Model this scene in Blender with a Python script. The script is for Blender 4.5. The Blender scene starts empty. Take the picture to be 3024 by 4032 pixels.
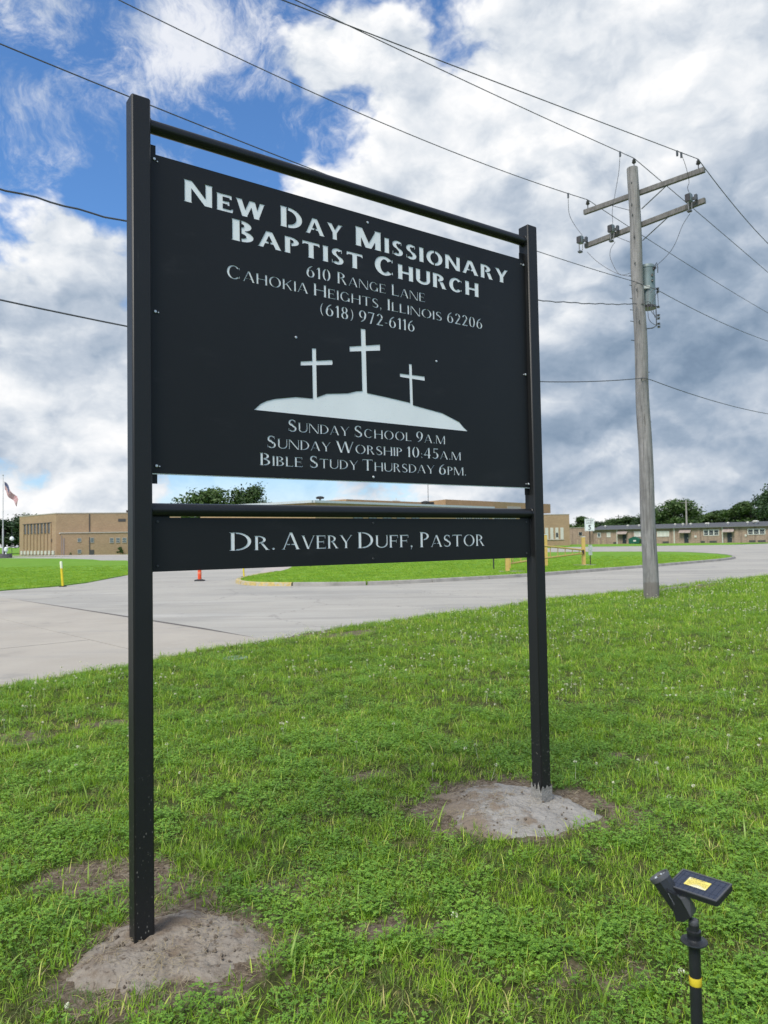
import bpy, math, random
import numpy as np
from mathutils import Vector, Matrix, geometry
R_ = math.radians
random.seed(7); rng = np.random.default_rng(11)
SC = bpy.context.scene
COL = SC.collection

# ------------------------------------------------------------------ camera
cam_d = bpy.data.cameras.new('camera'); cam = bpy.data.objects.new('camera', cam_d); COL.objects.link(cam)
ax = Vector((0.999851, 0.000668, -0.017234)); up = Vector((0.017247, -0.038743, 0.999100)); fw = Vector((0, 0.999249, 0.038749))
m = Matrix(((ax.x, up.x, -fw.x, 0), (ax.y, up.y, -fw.y, 0), (ax.z, up.z, -fw.z, 1.65), (0, 0, 0, 1)))
cam.matrix_world = m
cam_d.sensor_fit = 'VERTICAL'; cam_d.sensor_height = 36.0; cam_d.lens = 26.0
cam_d.clip_start = 0.05; cam_d.clip_end = 6000
cam_d.dof.use_dof = True; cam_d.dof.focus_distance = 3.4; cam_d.dof.aperture_fstop = 6.5
SC.camera = cam

# ------------------------------------------------------------------ world, sun, exposure
SUN_EL, SUN_VEC = 54.0, Vector((-0.50, -0.87, 0)).normalized()
SUN_VEC = (SUN_VEC * math.cos(R_(SUN_EL)) + Vector((0, 0, math.sin(R_(SUN_EL))))).normalized()
DENS = [((-0.335, 0.765, 0.55), 9, -1), ((-0.253, 0.816, 0.521), 9, -1), ((-0.13, 0.807, 0.576), 6, -1), ((-0.059, 0.82, 0.569), 7, -.9),
        ((-0.092, 0.831, 0.549), 6, -0.6), ((-0.199, 0.853, 0.482), 8, -1), ((-0.298, 0.823, 0.483), 6, -0.6), ((-0.156, 0.882, 0.445), 6, -0.6),
        ((-0.009, 0.872, 0.489), 3.5, -0.8), ((-0.43, 0.837, 0.338), 3.5, -1.2), ((-0.202, 0.804, 0.56), 3.2, 1.7), ((-0.166, 0.825, 0.541), 2.5, 0.9),
        ((-0.091, 0.861, 0.501), 7, 1.2), ((-0.067, 0.896, 0.439), 8, 0.7), ((-0.373, 0.816, 0.443), 7, 1.0), ((-0.416, 0.862, 0.29), 10, 0.7),
        ((-0.387, 0.908, 0.16), 10, 0.6), ((0.21, 0.857, 0.471), 16, 0.8), ((0.356, 0.898, 0.259), 18, 0.6), ((0.298, 0.79, 0.536), 14, 0.6),
        ((-0.141, 0.987, 0.075), 7, -0.15), ((-0.35, 0.931, 0.104), 8, 0.3), ((0.37, 0.91, 0.18), 9, 1.0), ((0.22, 0.965, 0.14), 9, 1.0), ((0.40, 0.88, 0.26), 8, .6),
        ((-0.371, 0.768, 0.523), 6, -1), ((-0.302, 0.808, 0.506), 6, -0.7), ((-0.141, 0.865, 0.482), 5, -0.6), ((-0.1, 0.845, 0.525), 4, 0.6), ((-0.029, 0.847, 0.531), 4, 0.9), ((-0.009, 0.872, 0.489), 3, -1.3), ((0.06, 0.80, 0.60), 4, -.9)]
WISP = [((-0.196, 0.797, 0.571), 4, 1.7), ((-0.166, 0.825, 0.541), 3, 1.1), ((-0.228, 0.804, 0.55), 3.5, .9), ((-0.334, 0.784, 0.523), 7, .8), ((-0.065, 0.828, 0.557), 5, 0.9), ((0.025, 0.805, 0.593), 6, 1.1), ((-0.051, 0.851, 0.523), 4, 1.0), ((-0.368, 0.762, 0.533), 6, 0.7)]
SHADE = [((-0.322, 0.889, 0.326), 7, -0.5), ((-0.406, 0.889, 0.213), 8, -0.5), ((-0.336, 0.853, 0.401), 4, -0.4), ((0.361, 0.92, 0.149), 10, -0.8),
         ((0.254, 0.946, 0.203), 9, -0.7), ((0.431, 0.881, 0.197), 9, -0.6), ((0.27, 0.884, 0.382), 9, -0.4), ((0.394, 0.848, 0.353), 8, -0.4),
         ((0.28, 0.814, 0.51), 7, 0.6), ((0.128, 0.844, 0.521), 6, 0.4), ((-0.09, 0.853, 0.514), 5, 0.7), ((-0.143, 0.872, 0.469), 5, 0.6),
         ((-0.382, 0.812, 0.441), 7, 0.6), ((-0.424, 0.867, 0.264), 6, 0.5), ((-0.341, 0.909, 0.24), 6, 0.3), ((-0.382, 0.91, 0.16), 5, 0.3),
         ((0.387, 0.92, 0.056), 8, 0.5), ((-0.432, 0.896, 0.102), 8, 0.2), ((0.255, 0.963, 0.085), 5, -0.3), ((-0.2, 0.797, 0.57), 4, 0.5),
         ((0.197, 0.972, 0.13), 5, -0.3), ((0.425, 0.902, 0.071), 3, -0.5),
         ((-0.066, 0.884, 0.462), 5, 0.5), ((0.047, 0.844, 0.534), 5, 0.4), ((0.099, 0.817, 0.569), 5, 0.4), ((0.236, 0.852, 0.468), 6, 0.45), ((0.16, 0.888, 0.431), 5, 0.5), ((0.389, 0.77, 0.506), 6, 0.5), ((0.354, 0.838, 0.415), 5, -0.3), ((0.303, 0.905, 0.297), 6, 0.6), ((0.241, 0.938, 0.249), 5, 0.6), ((0.382, 0.894, 0.235), 5, -0.3), ((0.423, 0.858, 0.29), 5, 0.3), ((0.073, 0.823, 0.563), 4, -0.3), ((0.202, 0.814, 0.544), 4, -0.45), ((-0.412, 0.822, 0.393), 4, -0.3), ((-0.366, 0.887, 0.28), 5, -0.7), ((-0.379, 0.853, 0.358), 5, 0.4), ((-0.126, 0.908, 0.399), 5, 0.5)]

class NT:
    """tiny helper for node trees"""
    def __init__(s, tree): s.t = tree; s.n = tree.nodes; s.l = tree.links
    def new(s, typ, **kw):
        n = s.n.new(typ)
        for k, v in kw.items():
            if hasattr(n, k): setattr(n, k, v)
            else: n.inputs[k.replace('_', ' ')].default_value = v
        return n
    def link(s, a, b): s.l.new(a, b)
    def setin(s, sock, v):
        if hasattr(v, 'is_linked') or hasattr(v, 'links'): s.l.new(v, sock)
        else: sock.default_value = v
    def math(s, op, a, b=0.0, c=0.0, clamp=False):
        n = s.n.new('ShaderNodeMath'); n.operation = op; n.use_clamp = clamp
        for i, v in enumerate((a, b, c)): s.setin(n.inputs[i], v)
        return n.outputs[0]
    def vmath(s, op, a, b=(0, 0, 0)):
        n = s.n.new('ShaderNodeVectorMath'); n.operation = op
        s.setin(n.inputs[0], a)
        if op == 'SCALE': s.setin(n.inputs[3], b)
        else: s.setin(n.inputs[1], b)
        return n.outputs['Value'] if op in ('DOT_PRODUCT', 'LENGTH') else n.outputs[0]
    def noise(s, vec, scale, detail=4, rough=.5, dist=0.0, out='Fac'):
        n = s.n.new('ShaderNodeTexNoise')
        if vec is not None: s.l.new(vec, n.inputs['Vector'])
        n.inputs['Scale'].default_value = scale; n.inputs['Detail'].default_value = detail
        n.inputs['Roughness'].default_value = rough; n.inputs['Distortion'].default_value = dist
        return n.outputs[out]
    def smooth(s, v, a, b, lo=0.0, hi=1.0, kind='SMOOTHSTEP'):
        n = s.n.new('ShaderNodeMapRange'); n.interpolation_type = kind
        s.setin(n.inputs[0], v); n.inputs[1].default_value = a; n.inputs[2].default_value = b
        n.inputs[3].default_value = lo; n.inputs[4].default_value = hi
        return n.outputs[0]
    def mix(s, f, a, b, mode='MIX'):
        n = s.n.new('ShaderNodeMix'); n.data_type = 'RGBA'; n.blend_type = mode
        s.setin(n.inputs[0], f); s.setin(n.inputs[6], a if hasattr(a, 'links') else (*a[:3], 1)); s.setin(n.inputs[7], b if hasattr(b, 'links') else (*b[:3], 1))
        return n.outputs[2]
    def ramp(s, f, stops):
        n = s.n.new('ShaderNodeValToRGB'); s.l.new(f, n.inputs[0]); e = n.color_ramp.elements
        while len(e) < len(stops): e.new(0.5)
        for el, (p, c) in zip(e, stops): el.position = p; el.color = (*c[:3], 1)
        return n.outputs[0]
    def comb(s, x, y, z):
        n = s.n.new('ShaderNodeCombineXYZ')
        for i, v in enumerate((x, y, z)): s.setin(n.inputs[i], v)
        return n.outputs[0]
    def sep(s, v):
        n = s.n.new('ShaderNodeSeparateXYZ'); s.l.new(v, n.inputs[0]); return n.outputs
    def mapping(s, v, scale=(1, 1, 1), loc=(0, 0, 0), rot=(0, 0, 0)):
        n = s.n.new('ShaderNodeMapping'); s.l.new(v, n.inputs[0]); n.inputs['Scale'].default_value = scale
        n.inputs['Location'].default_value = loc; n.inputs['Rotation'].default_value = rot
        return n.outputs[0]

W = bpy.data.worlds.new('World'); SC.world = W; W.use_nodes = True
t = NT(W.node_tree); t.n.clear()
out = t.new('ShaderNodeOutputWorld')
sky = t.n.new('ShaderNodeTexSky'); sky.sky_type = 'NISHITA'; sky.sun_disc = False
sky.sun_elevation = R_(SUN_EL); sky.sun_rotation = math.atan2(SUN_VEC.x, SUN_VEC.y)
sky.air_density = 1.0; sky.dust_density = 0.6; sky.ozone_density = 2.0
skyc = t.mix(1.0, sky.outputs[0], (0.72, 1.08, 1.42), 'MULTIPLY')
bg1 = t.n.new('ShaderNodeBackground'); t.link(skyc, bg1.inputs[0]); bg1.inputs[1].default_value = 0.115
tc = t.n.new('ShaderNodeTexCoord'); d = tc.outputs['Generated']
sx, sy, sz = t.sep(d)
P = t.vmath('MULTIPLY', d, (1.0, 1.0, 1.45))
warp = t.vmath('SCALE', t.vmath('SUBTRACT', t.noise(P, 7.0, 4, .55, 0, 'Color'), (.5, .5, .5)), 0.085)
Pw = t.vmath('ADD', P, warp)
wfine = t.vmath('SCALE', t.vmath('SUBTRACT', t.noise(P, 30.0, 3, .6, 0, 'Color'), (.5, .5, .5)), 0.05)
def cl(vec):
    n_ = t.noise(vec, 5.2, 8, .57, 0.0)
    for sc_, k_ in ((12.0, .17), (27.0, .07)):
        vo = t.n.new('ShaderNodeTexVoronoi'); vo.feature = 'F1'; vo.inputs['Scale'].default_value = sc_
        t.link(t.vmath('ADD', vec, wfine), vo.inputs['Vector'])
        n_ = t.math('MULTIPLY_ADD', t.math('SUBTRACT', .42, vo.outputs['Distance']), k_, n_)
    return n_
n1 = cl(Pw)
n1b = cl(t.vmath('ADD', Pw, (-0.012, -0.004, 0.034)))
def blobs(lst):
    acc = None
    for c, r, w in lst:
        c = Vector(c).normalized()
        dt = t.vmath('DOT_PRODUCT', d, tuple(c))
        v = t.smooth(dt, math.cos(R_(r * 1.5)), math.cos(R_(r * .15)))
        acc = t.math('MULTIPLY_ADD', v, float(w), acc if acc is not None else 0.0)
    return acc
dens = t.math('MULTIPLY_ADD', blobs(DENS), 0.15, n1)
dens = t.math('ADD', dens, 0.005)
mask = t.smooth(dens, 0.410, 0.560)
nw = t.noise(t.mapping(Pw, (1.3, 1, .8), rot=(0.3, 0.5, 0.4)), 8.5, 8, .70, .4)
mask2 = t.math('MULTIPLY', t.smooth(t.math('MULTIPLY_ADD', blobs(WISP), 0.075, nw), 0.555, 0.86), 0.80)
mask = t.math('MAXIMUM', t.math('MAXIMUM', mask, mask2), t.smooth(sz, .17, .03, 0, .62))
n2 = t.noise(t.vmath('ADD', Pw, (3.1, 1.7, 0)), 6.0, 5, .50, .0)
lit = t.math('MULTIPLY_ADD', t.math('SUBTRACT', n2, .5), 0.85, 0.66)
lit = t.math('MULTIPLY_ADD', t.math('SUBTRACT', t.noise(Pw, 17.0, 5, .55, .0), .5), .45, lit)
lit = t.math('MULTIPLY_ADD', mask2, 0.25, lit)
lit = t.math('MULTIPLY_ADD', t.math('SUBTRACT', n1, n1b), 1.9, lit)
lit = t.math('MULTIPLY_ADD', blobs(SHADE), 0.23, lit)
lit = t.math('MULTIPLY_ADD', t.smooth(dens, .55, .85), -0.10, lit)
lit = t.math('MULTIPLY_ADD', t.smooth(sz, .02, .11, 1, 0), 0.16, lit)
lit = t.math('MULTIPLY_ADD', lit, .64, .245)
ccol = t.ramp(lit, [(0.0, (.15, .215, .315)), (.18, (.215, .295, .405)), (.38, (.335, .415, .525)), (.55, (.50, .565, .655)), (.71, (.72, .76, .81)), (.90, (.96, .96, .965))])
bg2 = t.n.new('ShaderNodeBackground'); t.link(ccol, bg2.inputs[0]); bg2.inputs[1].default_value = 0.92
mx = t.n.new('ShaderNodeMixShader'); t.link(mask, mx.inputs[0]); t.link(bg1.outputs[0], mx.inputs[1]); t.link(bg2.outputs[0], mx.inputs[2])
t.link(mx.outputs[0], out.inputs[0])

sd = bpy.data.lights.new('sun', 'SUN'); sd.energy = 3.5; sd.angle = R_(28); sd.color = (1.0, 0.94, 0.83)
so = bpy.data.objects.new('sun', sd); COL.objects.link(so); so.rotation_euler = SUN_VEC.to_track_quat('Z', 'Y').to_euler(); so.location = (-20, -10, 30)
SC.view_settings.view_transform = 'Standard'; SC.view_settings.look = 'None'
SC.view_settings.exposure = 0.22; SC.view_settings.gamma = 1.0; SC.view_settings.use_curve_mapping = False
SC.render.engine = 'CYCLES'
SC.cycles.max_bounces = 8; SC.cycles.transparent_max_bounces = 8

# ------------------------------------------------------------------ helpers
MATS = {}
def mat(name, col, rough=.6, metal=0.0, var=.12, vscale=6.0, bump=0.0, bscale=40.0, spec=.5, extra=None, coord='Object'):
    if name in MATS: return MATS[name]
    M = bpy.data.materials.new(name); M.use_nodes = True; q = NT(M.node_tree)
    b = M.node_tree.nodes['Principled BSDF']
    tcn = q.n.new('ShaderNodeTexCoord'); v = tcn.outputs[coord]
    n = q.noise(v, vscale, 5, .6)
    c1 = tuple(max(0, x * (1 - var)) for x in col); c2 = tuple(min(1, x * (1 + var)) for x in col)
    c = q.ramp(n, [(.3, c1), (.7, c2)])
    if extra: c = extra(q, v, c, b) or c
    q.link(c, b.inputs['Base Color'])
    b.inputs['Roughness'].default_value = rough; b.inputs['Metallic'].default_value = metal
    b.inputs['Specular IOR Level'].default_value = spec
    if bump:
        bn = q.n.new('ShaderNodeBump'); bn.inputs['Strength'].default_value = 1.0; bn.inputs['Distance'].default_value = bump
        q.link(q.noise(v, bscale, 6, .6), bn.inputs['Height']); q.link(bn.outputs[0], b.inputs['Normal'])
    MATS[name] = M
    return M

class MB:
    def __init__(s): s.v = []; s.f = []; s.fm = []; s.cur = 0
    def add(s, vs, fs):
        o = len(s.v); s.v += [tuple(v) for v in vs]; s.f += [tuple(i + o for i in f) for f in fs]; s.fm += [s.cur] * len(fs); return s
    def box(s, x0, x1, y0, y1, z0, z1, bev=0.0):
        if bev > 0:
            b = bev; vs = []
            for z, i in ((z0, b), (z0 + b, 0), (z1 - b, 0), (z1, b)):
                vs += [(x0 + b + i * 0, y0 + i, z), (x1 - b, y0 + i, z), (x1 - i, y0 + b, z), (x1 - i, y1 - b, z), (x1 - b, y1 - i, z), (x0 + b, y1 - i, z), (x0 + i, y1 - b, z), (x0 + i, y0 + b, z)]
            fs = [tuple(range(7, -1, -1)), tuple(range(24, 32))]
            for k in range(3):
                for j in range(8):
                    a = k * 8 + j; c = k * 8 + (j + 1) % 8
                    fs.append((a, c, c + 8, a + 8))
            return s.add(vs, fs)
        vs = [(x, y, z) for z in (z0, z1) for x, y in ((x0, y0), (x1, y0), (x1, y1), (x0, y1))]
        return s.add(vs, [(3, 2, 1, 0), (4, 5, 6, 7), (0, 1, 5, 4), (1, 2, 6, 5), (2, 3, 7, 6), (3, 0, 4, 7)])
    def tube(s, pts, r, n=8, cap=True):
        pts = [Vector(p) for p in pts]; rs = r if isinstance(r, (list, tuple)) else [r] * len(pts)
        vs = []; fs = []
        u = None
        for i, p in enumerate(pts):
            d_ = (pts[min(i + 1, len(pts) - 1)] - pts[max(i - 1, 0)]).normalized()
            if u is None: u = d_.orthogonal().normalized()
            else: u = (u - d_ * u.dot(d_)).normalized()
            w = d_.cross(u)
            for k in range(n):
                a = 2 * math.pi * k / n
                vs.append(p + (u * math.cos(a) + w * math.sin(a)) * rs[i])
        for i in range(len(pts) - 1):
            for k in range(n):
                a = i * n + k; b = i * n + (k + 1) % n
                fs.append((a, b, b + n, a + n))
        if cap: fs += [tuple(range(n - 1, -1, -1)), tuple(range((len(pts) - 1) * n, len(pts) * n))]
        return s.add(vs, fs)
    def lathe(s, prof, n=16, origin=(0, 0, 0), axis=(0, 0, 1)):
        o = Vector(origin); ax_ = Vector(axis).normalized(); u = ax_.orthogonal().normalized(); w = ax_.cross(u)
        vs = []; fs = []
        for r, h in prof:
            for k in range(n):
                a = 2 * math.pi * k / n
                vs.append(o + ax_ * h + (u * math.cos(a) + w * math.sin(a)) * r)
        for i in range(len(prof) - 1):
            for k in range(n):
                a = i * n + k; b = i * n + (k + 1) % n
                fs.append((a, b, b + n, a + n))
        fs += [tuple(range(n - 1, -1, -1)), tuple(range((len(prof) - 1) * n, len(prof) * n))]
        return s.add(vs, fs)
    def prism(s, poly, z0, z1):
        n = len(poly); vs = [(x, y, z0) for x, y in poly] + [(x, y, z1) for x, y in poly]
        tr = geometry.tessellate_polygon([[Vector((x, y, 0)) for x, y in poly]])
        area = sum(poly[i][0] * poly[(i + 1) % n][1] - poly[(i + 1) % n][0] * poly[i][1] for i in range(n))
        fs = []
        for tq in tr:
            a, b, c = tq
            cr = (poly[b][0] - poly[a][0]) * (poly[c][1] - poly[a][1]) - (poly[b][1] - poly[a][1]) * (poly[c][0] - poly[a][0])
            if cr < 0: a, c = c, a
            fs.append((a + n, b + n, c + n)); fs.append((c, b, a))
        for i in range(n):
            j = (i + 1) % n
            fs.append((i, j, j + n, i + n) if area > 0 else (j, i, i + n, j + n))
        return s.add(vs, fs)
    def build(s, name, material, parent=None, smooth=False, loc=None, rz=0.0):
        me = bpy.data.meshes.new(name); me.from_pydata(s.v, [], s.f)
        for mm in (material if isinstance(material, (list, tuple)) else [material]): me.materials.append(mm)
        if any(s.fm): me.polygons.foreach_set('material_index', s.fm)
        if smooth:
            me.polygons.foreach_set('use_smooth', [True] * len(me.polygons))
            try: me.set_sharp_from_angle(angle=R_(38))
            except Exception: pass
        o = bpy.data.objects.new(name, me); COL.objects.link(o)
        if parent is not None: o.parent = parent
        if loc is not None: o.location = loc; o.rotation_euler = (0, 0, rz)
        return o
def box(*a, **k): return MB().box(*a, **k)
def thing(name, label, cat, loc=(0, 0, 0), rz=0.0, group=None):
    o = bpy.data.objects.new(name, None); COL.objects.link(o); o.location = loc; o.rotation_euler = (0, 0, rz)
    o.empty_display_size = .2
    return tag(o, label, cat, group)
def tag(o, label=None, cat=None, group=None, kind=None):
    if label: o['label'] = label
    if cat: o['category'] = cat
    if group: o['group'] = group
    if kind: o['kind'] = kind
    return o
def copy_tree(o, parent=None):
    c = o.copy(); COL.objects.link(c); c.parent = parent
    for ch in o.children: copy_tree(ch, c)
    return c
def vnoise(x, y, s=0):
    return (np.sin(x * 1.7 + 1.3 * np.sin(y * 1.1 + s) + s) + np.sin(y * 2.3 + 1.7 * np.sin(x * .9 + s * 2) + 2 * s) + .6 * np.sin(x * 4.1 + y * 3.3 + s) + .5 * np.sin(x * 7.3 - y * 6.1 + 3 * s)) / 3.1

# ------------------------------------------------------------------ materials
def x_dirt_low(q, v, c, b):   # mud splashes that sit on the lower part of the posts
    x, y, z = q.sep(v)
    n = q.n.new('ShaderNodeTexVoronoi'); q.link(q.mapping(v, (1, 1, .55)), n.inputs['Vector']); n.inputs['Scale'].default_value = 85
    spots = q.smooth(n.outputs['Distance'], .15, .24, 1, 0)
    low = q.math('MULTIPLY', q.smooth(z, .15, .95, 1, 0), q.smooth(q.noise(v, 26, 3), .42, .60))
    f = q.math('MULTIPLY', q.math('MULTIPLY', spots, low), .8)
    sc = q.smooth(q.noise(q.mapping(v, (40, 40, 3)), 1.5, 4, .7), .66, .74)
    f = q.math('MAXIMUM', f, q.math('MULTIPLY', sc, .10))
    return q.mix(f, c, (.22, .21, .185))
M_post = mat('black powder coat on posts', (.0125, .0132, .0142), .46, 0, .10, 3, spec=.36, bump=.0004, bscale=160, extra=x_dirt_low)
def x_coat(q, v, c, b):
    sm = q.smooth(q.noise(q.mapping(v, (1, 1, 3.2)), 2.2, 5, .65), .56, .78)
    b.inputs['Roughness'].default_value = .45
    return q.mix(q.math('MULTIPLY', sm, .6), c, (.026, .027, .029))
M_panel = mat('black powder coat on plate', (.0100, .0112, .0128), .50, 0, .12, 2.0, spec=.30, bump=.00025, bscale=220, extra=x_coat)
def x_white(q, v, c, b):
    sp = q.smooth(q.noise(v, 130, 3, .6), .66, .72)
    return q.mix(q.math('MULTIPLY', sp, .3), c, (.40, .42, .42))
M_white = mat('white backing sheet', (.86, .89, .90), .42, 0, .04, 5, extra=x_white)
M_galv = mat('zinc plated screw', (.62, .64, .65), .32, .55, .1, 60)
M_blkscrew = mat('black screw', (.03, .033, .036), .4, 0)
M_pipe = mat('black painted pipe', (.011, .012, .014), .36, 0, .15, 6, spec=.4)
def x_soil(q, v, c, b):
    g = q.smooth(q.noise(v, 5, 6, .65), .42, .62)
    c = q.mix(q.math('MULTIPLY', g, .75), c, (.125, .088, .058))
    f = q.smooth(q.noise(v, 60, 5, .7), .60, .70)
    c = q.mix(q.math('MULTIPLY', f, .5), c, (.36, .32, .26))
    dk = q.smooth(q.noise(v, 38, 4, .7), .36, .44, 1, 0)
    return q.mix(q.math('MULTIPLY', dk, .6), c, (.055, .042, .03))
M_mound = mat('dried mud and cement', (.245, .215, .18), .95, 0, .12, 9, bump=.012, bscale=34, spec=.15, extra=x_soil)
def x_conc(q, v, c, b):
    x_, y_, z_ = q.sep(v); g = q.smooth(q.math('ADD', q.noise(v, 7, 6, .65), q.math('MULTIPLY', q.math('SUBTRACT', .66, x_), .60)), .46, .62)
    c = q.mix(q.math('MULTIPLY', g, .85), c, (.175, .135, .098))
    dk = q.smooth(q.noise(v, 30, 4, .7), .30, .42, 1, 0)
    return q.mix(q.math('MULTIPLY', dk, .4), c, (.13, .115, .10))
M_mound2 = mat('rough poured concrete collar', (.265, .252, .232), .92, 0, .10, 9, bump=.016, bscale=30, spec=.2, extra=x_conc)

def ground_mat(name, base, stops, extra=None, rough=.95, bump=.01, bscale=30, spec=.2, vs=.35):
    M = bpy.data.materials.new(name); M.use_nodes = True; q = NT(M.node_tree); b = M.node_tree.nodes['Principled BSDF']
    g = q.n.new('ShaderNodeNewGeometry'); v = g.outputs['Position']
    c = q.ramp(q.noise(v, vs, 8, .62), stops)
    if extra: c = extra(q, v, c)
    q.link(c, b.inputs['Base Color']); b.inputs['Roughness'].default_value = rough; b.inputs['Specular IOR Level'].default_value = spec
    bn = q.n.new('ShaderNodeBump'); bn.inputs['Distance'].default_value = bump; bn.inputs['Strength'].default_value = 1
    q.link(q.noise(v, bscale, 5, .6), bn.inputs['Height']); q.link(bn.outputs[0], b.inputs['Normal'])
    MATS[name] = M
    return M
def x_asph(q, v, c):
    n = q.noise(v, 120, 3, .7); c = q.mix(.22, c, q.ramp(n, [(.3, (.10, .10, .10)), (.7, (.60, .60, .58))]), 'MIX')
    st = q.noise(q.mapping(v, (.16, 1.1, 1), rot=(0, 0, R_(-38))), .9, 6, .62)
    c = q.mix(q.math('MULTIPLY', q.smooth(st, .50, .66), .42), c, (.205, .20, .19))
    st2 = q.noise(q.mapping(v, (.1, 1.5, 1), rot=(0, 0, R_(-50))), .6, 7, .65)
    c = q.mix(q.math('MULTIPLY', q.smooth(st2, .52, .70), .45), c, (.50, .485, .455))
    pt = q.noise(v, .16, 4, .5); c = q.mix(q.math('MULTIPLY', q.smooth(pt, .52, .56), .22), c, (.235, .23, .22))
    oil = q.smooth(q.noise(v, .75, 5, .6), .66, .74); c = q.mix(q.math('MULTIPLY', oil, .35), c, (.15, .15, .15))
    cr = q.n.new('ShaderNodeTexVoronoi'); cr.feature = 'DISTANCE_TO_EDGE'; cr.inputs['Scale'].default_value = .21
    q.link(q.vmath('ADD', v, q.vmath('SCALE', q.noise(v, 1.3, 5, .6, 0, 'Color'), 1.2)), cr.inputs['Vector'])
    return q.mix(q.smooth(cr.outputs['Distance'], .0012, .004, .55, 0), c, (.10, .10, .10))
M_asph = ground_mat('worn grey asphalt', None, [(.30, (0.311, 0.291, 0.253)), (.52, (0.365, 0.342, 0.298)), (.74, (0.410, 0.380, 0.326))], x_asph, .88, .004, 90, .3, .25)
def x_slab(q, v, c):
    st = q.noise(q.mapping(v, (.25, 1.6, 1), rot=(0, 0, R_(35))), 1.1, 7, .65)
    c = q.mix(q.math('MULTIPLY', q.smooth(st, .50, .70), .45), c, (.27, .265, .255))
    n = q.noise(v, 150, 3, .7)
    c = q.mix(.18, c, q.ramp(n, [(.3, (.13, .12, .11)), (.7, (.58, .55, .50))]))
    oil = q.smooth(q.noise(v, .9, 6, .65), .58, .72); c = q.mix(q.math('MULTIPLY', oil, .35), c, (.20, .195, .185))
    e = q.smooth(q.noise(v, 2.2, 6, .7), .60, .70)
    return q.mix(q.math('MULTIPLY', e, .3), c, (.46, .43, .38))
M_slab = ground_mat('weathered concrete', None, [(.30, (0.337, 0.303, 0.254)), (.52, (0.381, 0.345, 0.293)), (.74, (0.428, 0.389, 0.327))], x_slab, .9, .002, 120, .3, .5)
M_kerb = ground_mat('kerb concrete', None, [(.3, (.22, .21, .19)), (.7, (.36, .34, .31))], None, .9, .004, 60, .3, 2.0)
M_kerby = mat('worn yellow kerb paint', (.47, .35, .12), .7, 0, .3, 9, extra=lambda q, v, c, b: q.mix(q.smooth(q.noise(v, 5, 6, .7), .46, .58), c, (.40, .36, .27)))
M_walk = ground_mat('pinkish concrete walk', None, [(.3, (.36, .32, .29)), (.7, (.46, .41, .37))], None, .9, .003, 60, .3, 1.0)
def x_far(q, v, c):
    # mowing stripes and clover patches far off, colour of the turf itself
    st = q.noise(q.mapping(v, (.12, .9, 1), rot=(0, 0, R_(-20))), .8, 6, .6)
    c = q.mix(q.math('MULTIPLY', q.smooth(st, .48, .66), .5), c, (.20, .31, .055))
    return q.mix(q.math('MULTIPLY', q.smooth(q.noise(v, 9, 5, .7), .50, .68), .5), c, (.08, .14, .020))
M_far = ground_mat('mown turf', None, [(.30, (0.115, 0.232, 0.026)), (.52, (0.145, 0.292, 0.034)), (.72, (0.180, 0.329, 0.048))], x_far, .95, .04, 14, .1, .5)

# ------------------------------------------------------------------ terrain
LAWN = [(-40, -44), (-14, -4.5), (-9, 2.6), (-6.5, 6.1), (-4.58, 8.81), (-4.25, 9.15), (-3.95, 9.59), (-3.52, 10.1), (-3.35, 10.6), (-2.82, 11.47), (-1.97, 12.59), (-1.47, 13.41), (-0.51, 14.59),
        (0.78, 15.91), (3.55, 18.89), (4.28, 19.78), (5.66, 20.82), (7.83, 22.48), (10.29, 25.31), (14.98, 29.03), (30, 39), (60, 60), (110, 96)]
LX = np.array([p[0] for p in LAWN], float); LY = np.array([p[1] for p in LAWN], float)
MOUND = [(-0.86, 2.985, .42, .40), (0.80, 4.34, .52, .52)]
def edge_y(x): return np.interp(x, LX, LY) + .07 * vnoise(x * 2.3, x * 1.1, 5) + .03 * np.sin(x * 17)
def ground_h(x, y):
    d_ = (edge_y(x) - y) * .68
    rise = np.clip(d_ / 1.2, 0, 1); rise = rise * rise * (3 - 2 * rise)
    h = .012 + .035 * rise + .018 * vnoise(x * .9, y * .9, 1) * rise + .008 * vnoise(x * 5, y * 5, 2) * rise
    h = h + .045 * np.exp(-(((x - .85) ** 2 + (y - 4.5) ** 2) / .9))
    return h
def bare(x, y):
    """0..1 how bare the turf is"""
    def blob(cx, cy, rx, ry, a=0.0):
        u = (x - cx) * math.cos(a) + (y - cy) * math.sin(a); w = -(x - cx) * math.sin(a) + (y - cy) * math.cos(a)
        r = np.sqrt((u / rx) ** 2 + (w / ry) ** 2) + .28 * vnoise(x * 6, y * 6, 3) + .12 * vnoise(x * 17, y * 17, 4)
        return np.clip((1.25 - r) / .5, 0, 1)
    b = np.zeros_like(x)
    for p in [(-1.38, 3.68, .34, .22, .2, .95), (-1.02, 3.50, .32, .18, .2, .62), (-.86, 2.99, .42, .39, 0, 1), (.70, 4.40, .55, .47, 0, 1),
              (1.36, 4.20, .18, .28, 0, .6), (-.14, 5.08, .20, .14, 0, .8), (0.02, 3.13, .24, .09, .1, .85), (-3.2, 6.2, .40, .30, 0, .7), (-2.49, 6.82, .35, .15, .4, .7),
              (1.71, 5.49, .25, .12, 0, .6), (-.68, 12.9, .7, .28, .6, .9), (9.4, 23.0, 1.9, .55, .65, .9), (-1.5, 13.0, 1.2, .13, .85, 1), (1.6, 2.9, .25, .12, 0, .6), (.75, 2.75, .30, .10, .3, .6), (-.45, 3.55, .3, .14, .2, .5)]:
        b = np.maximum(b, blob(*p[:5]) * p[5])
    return b

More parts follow.
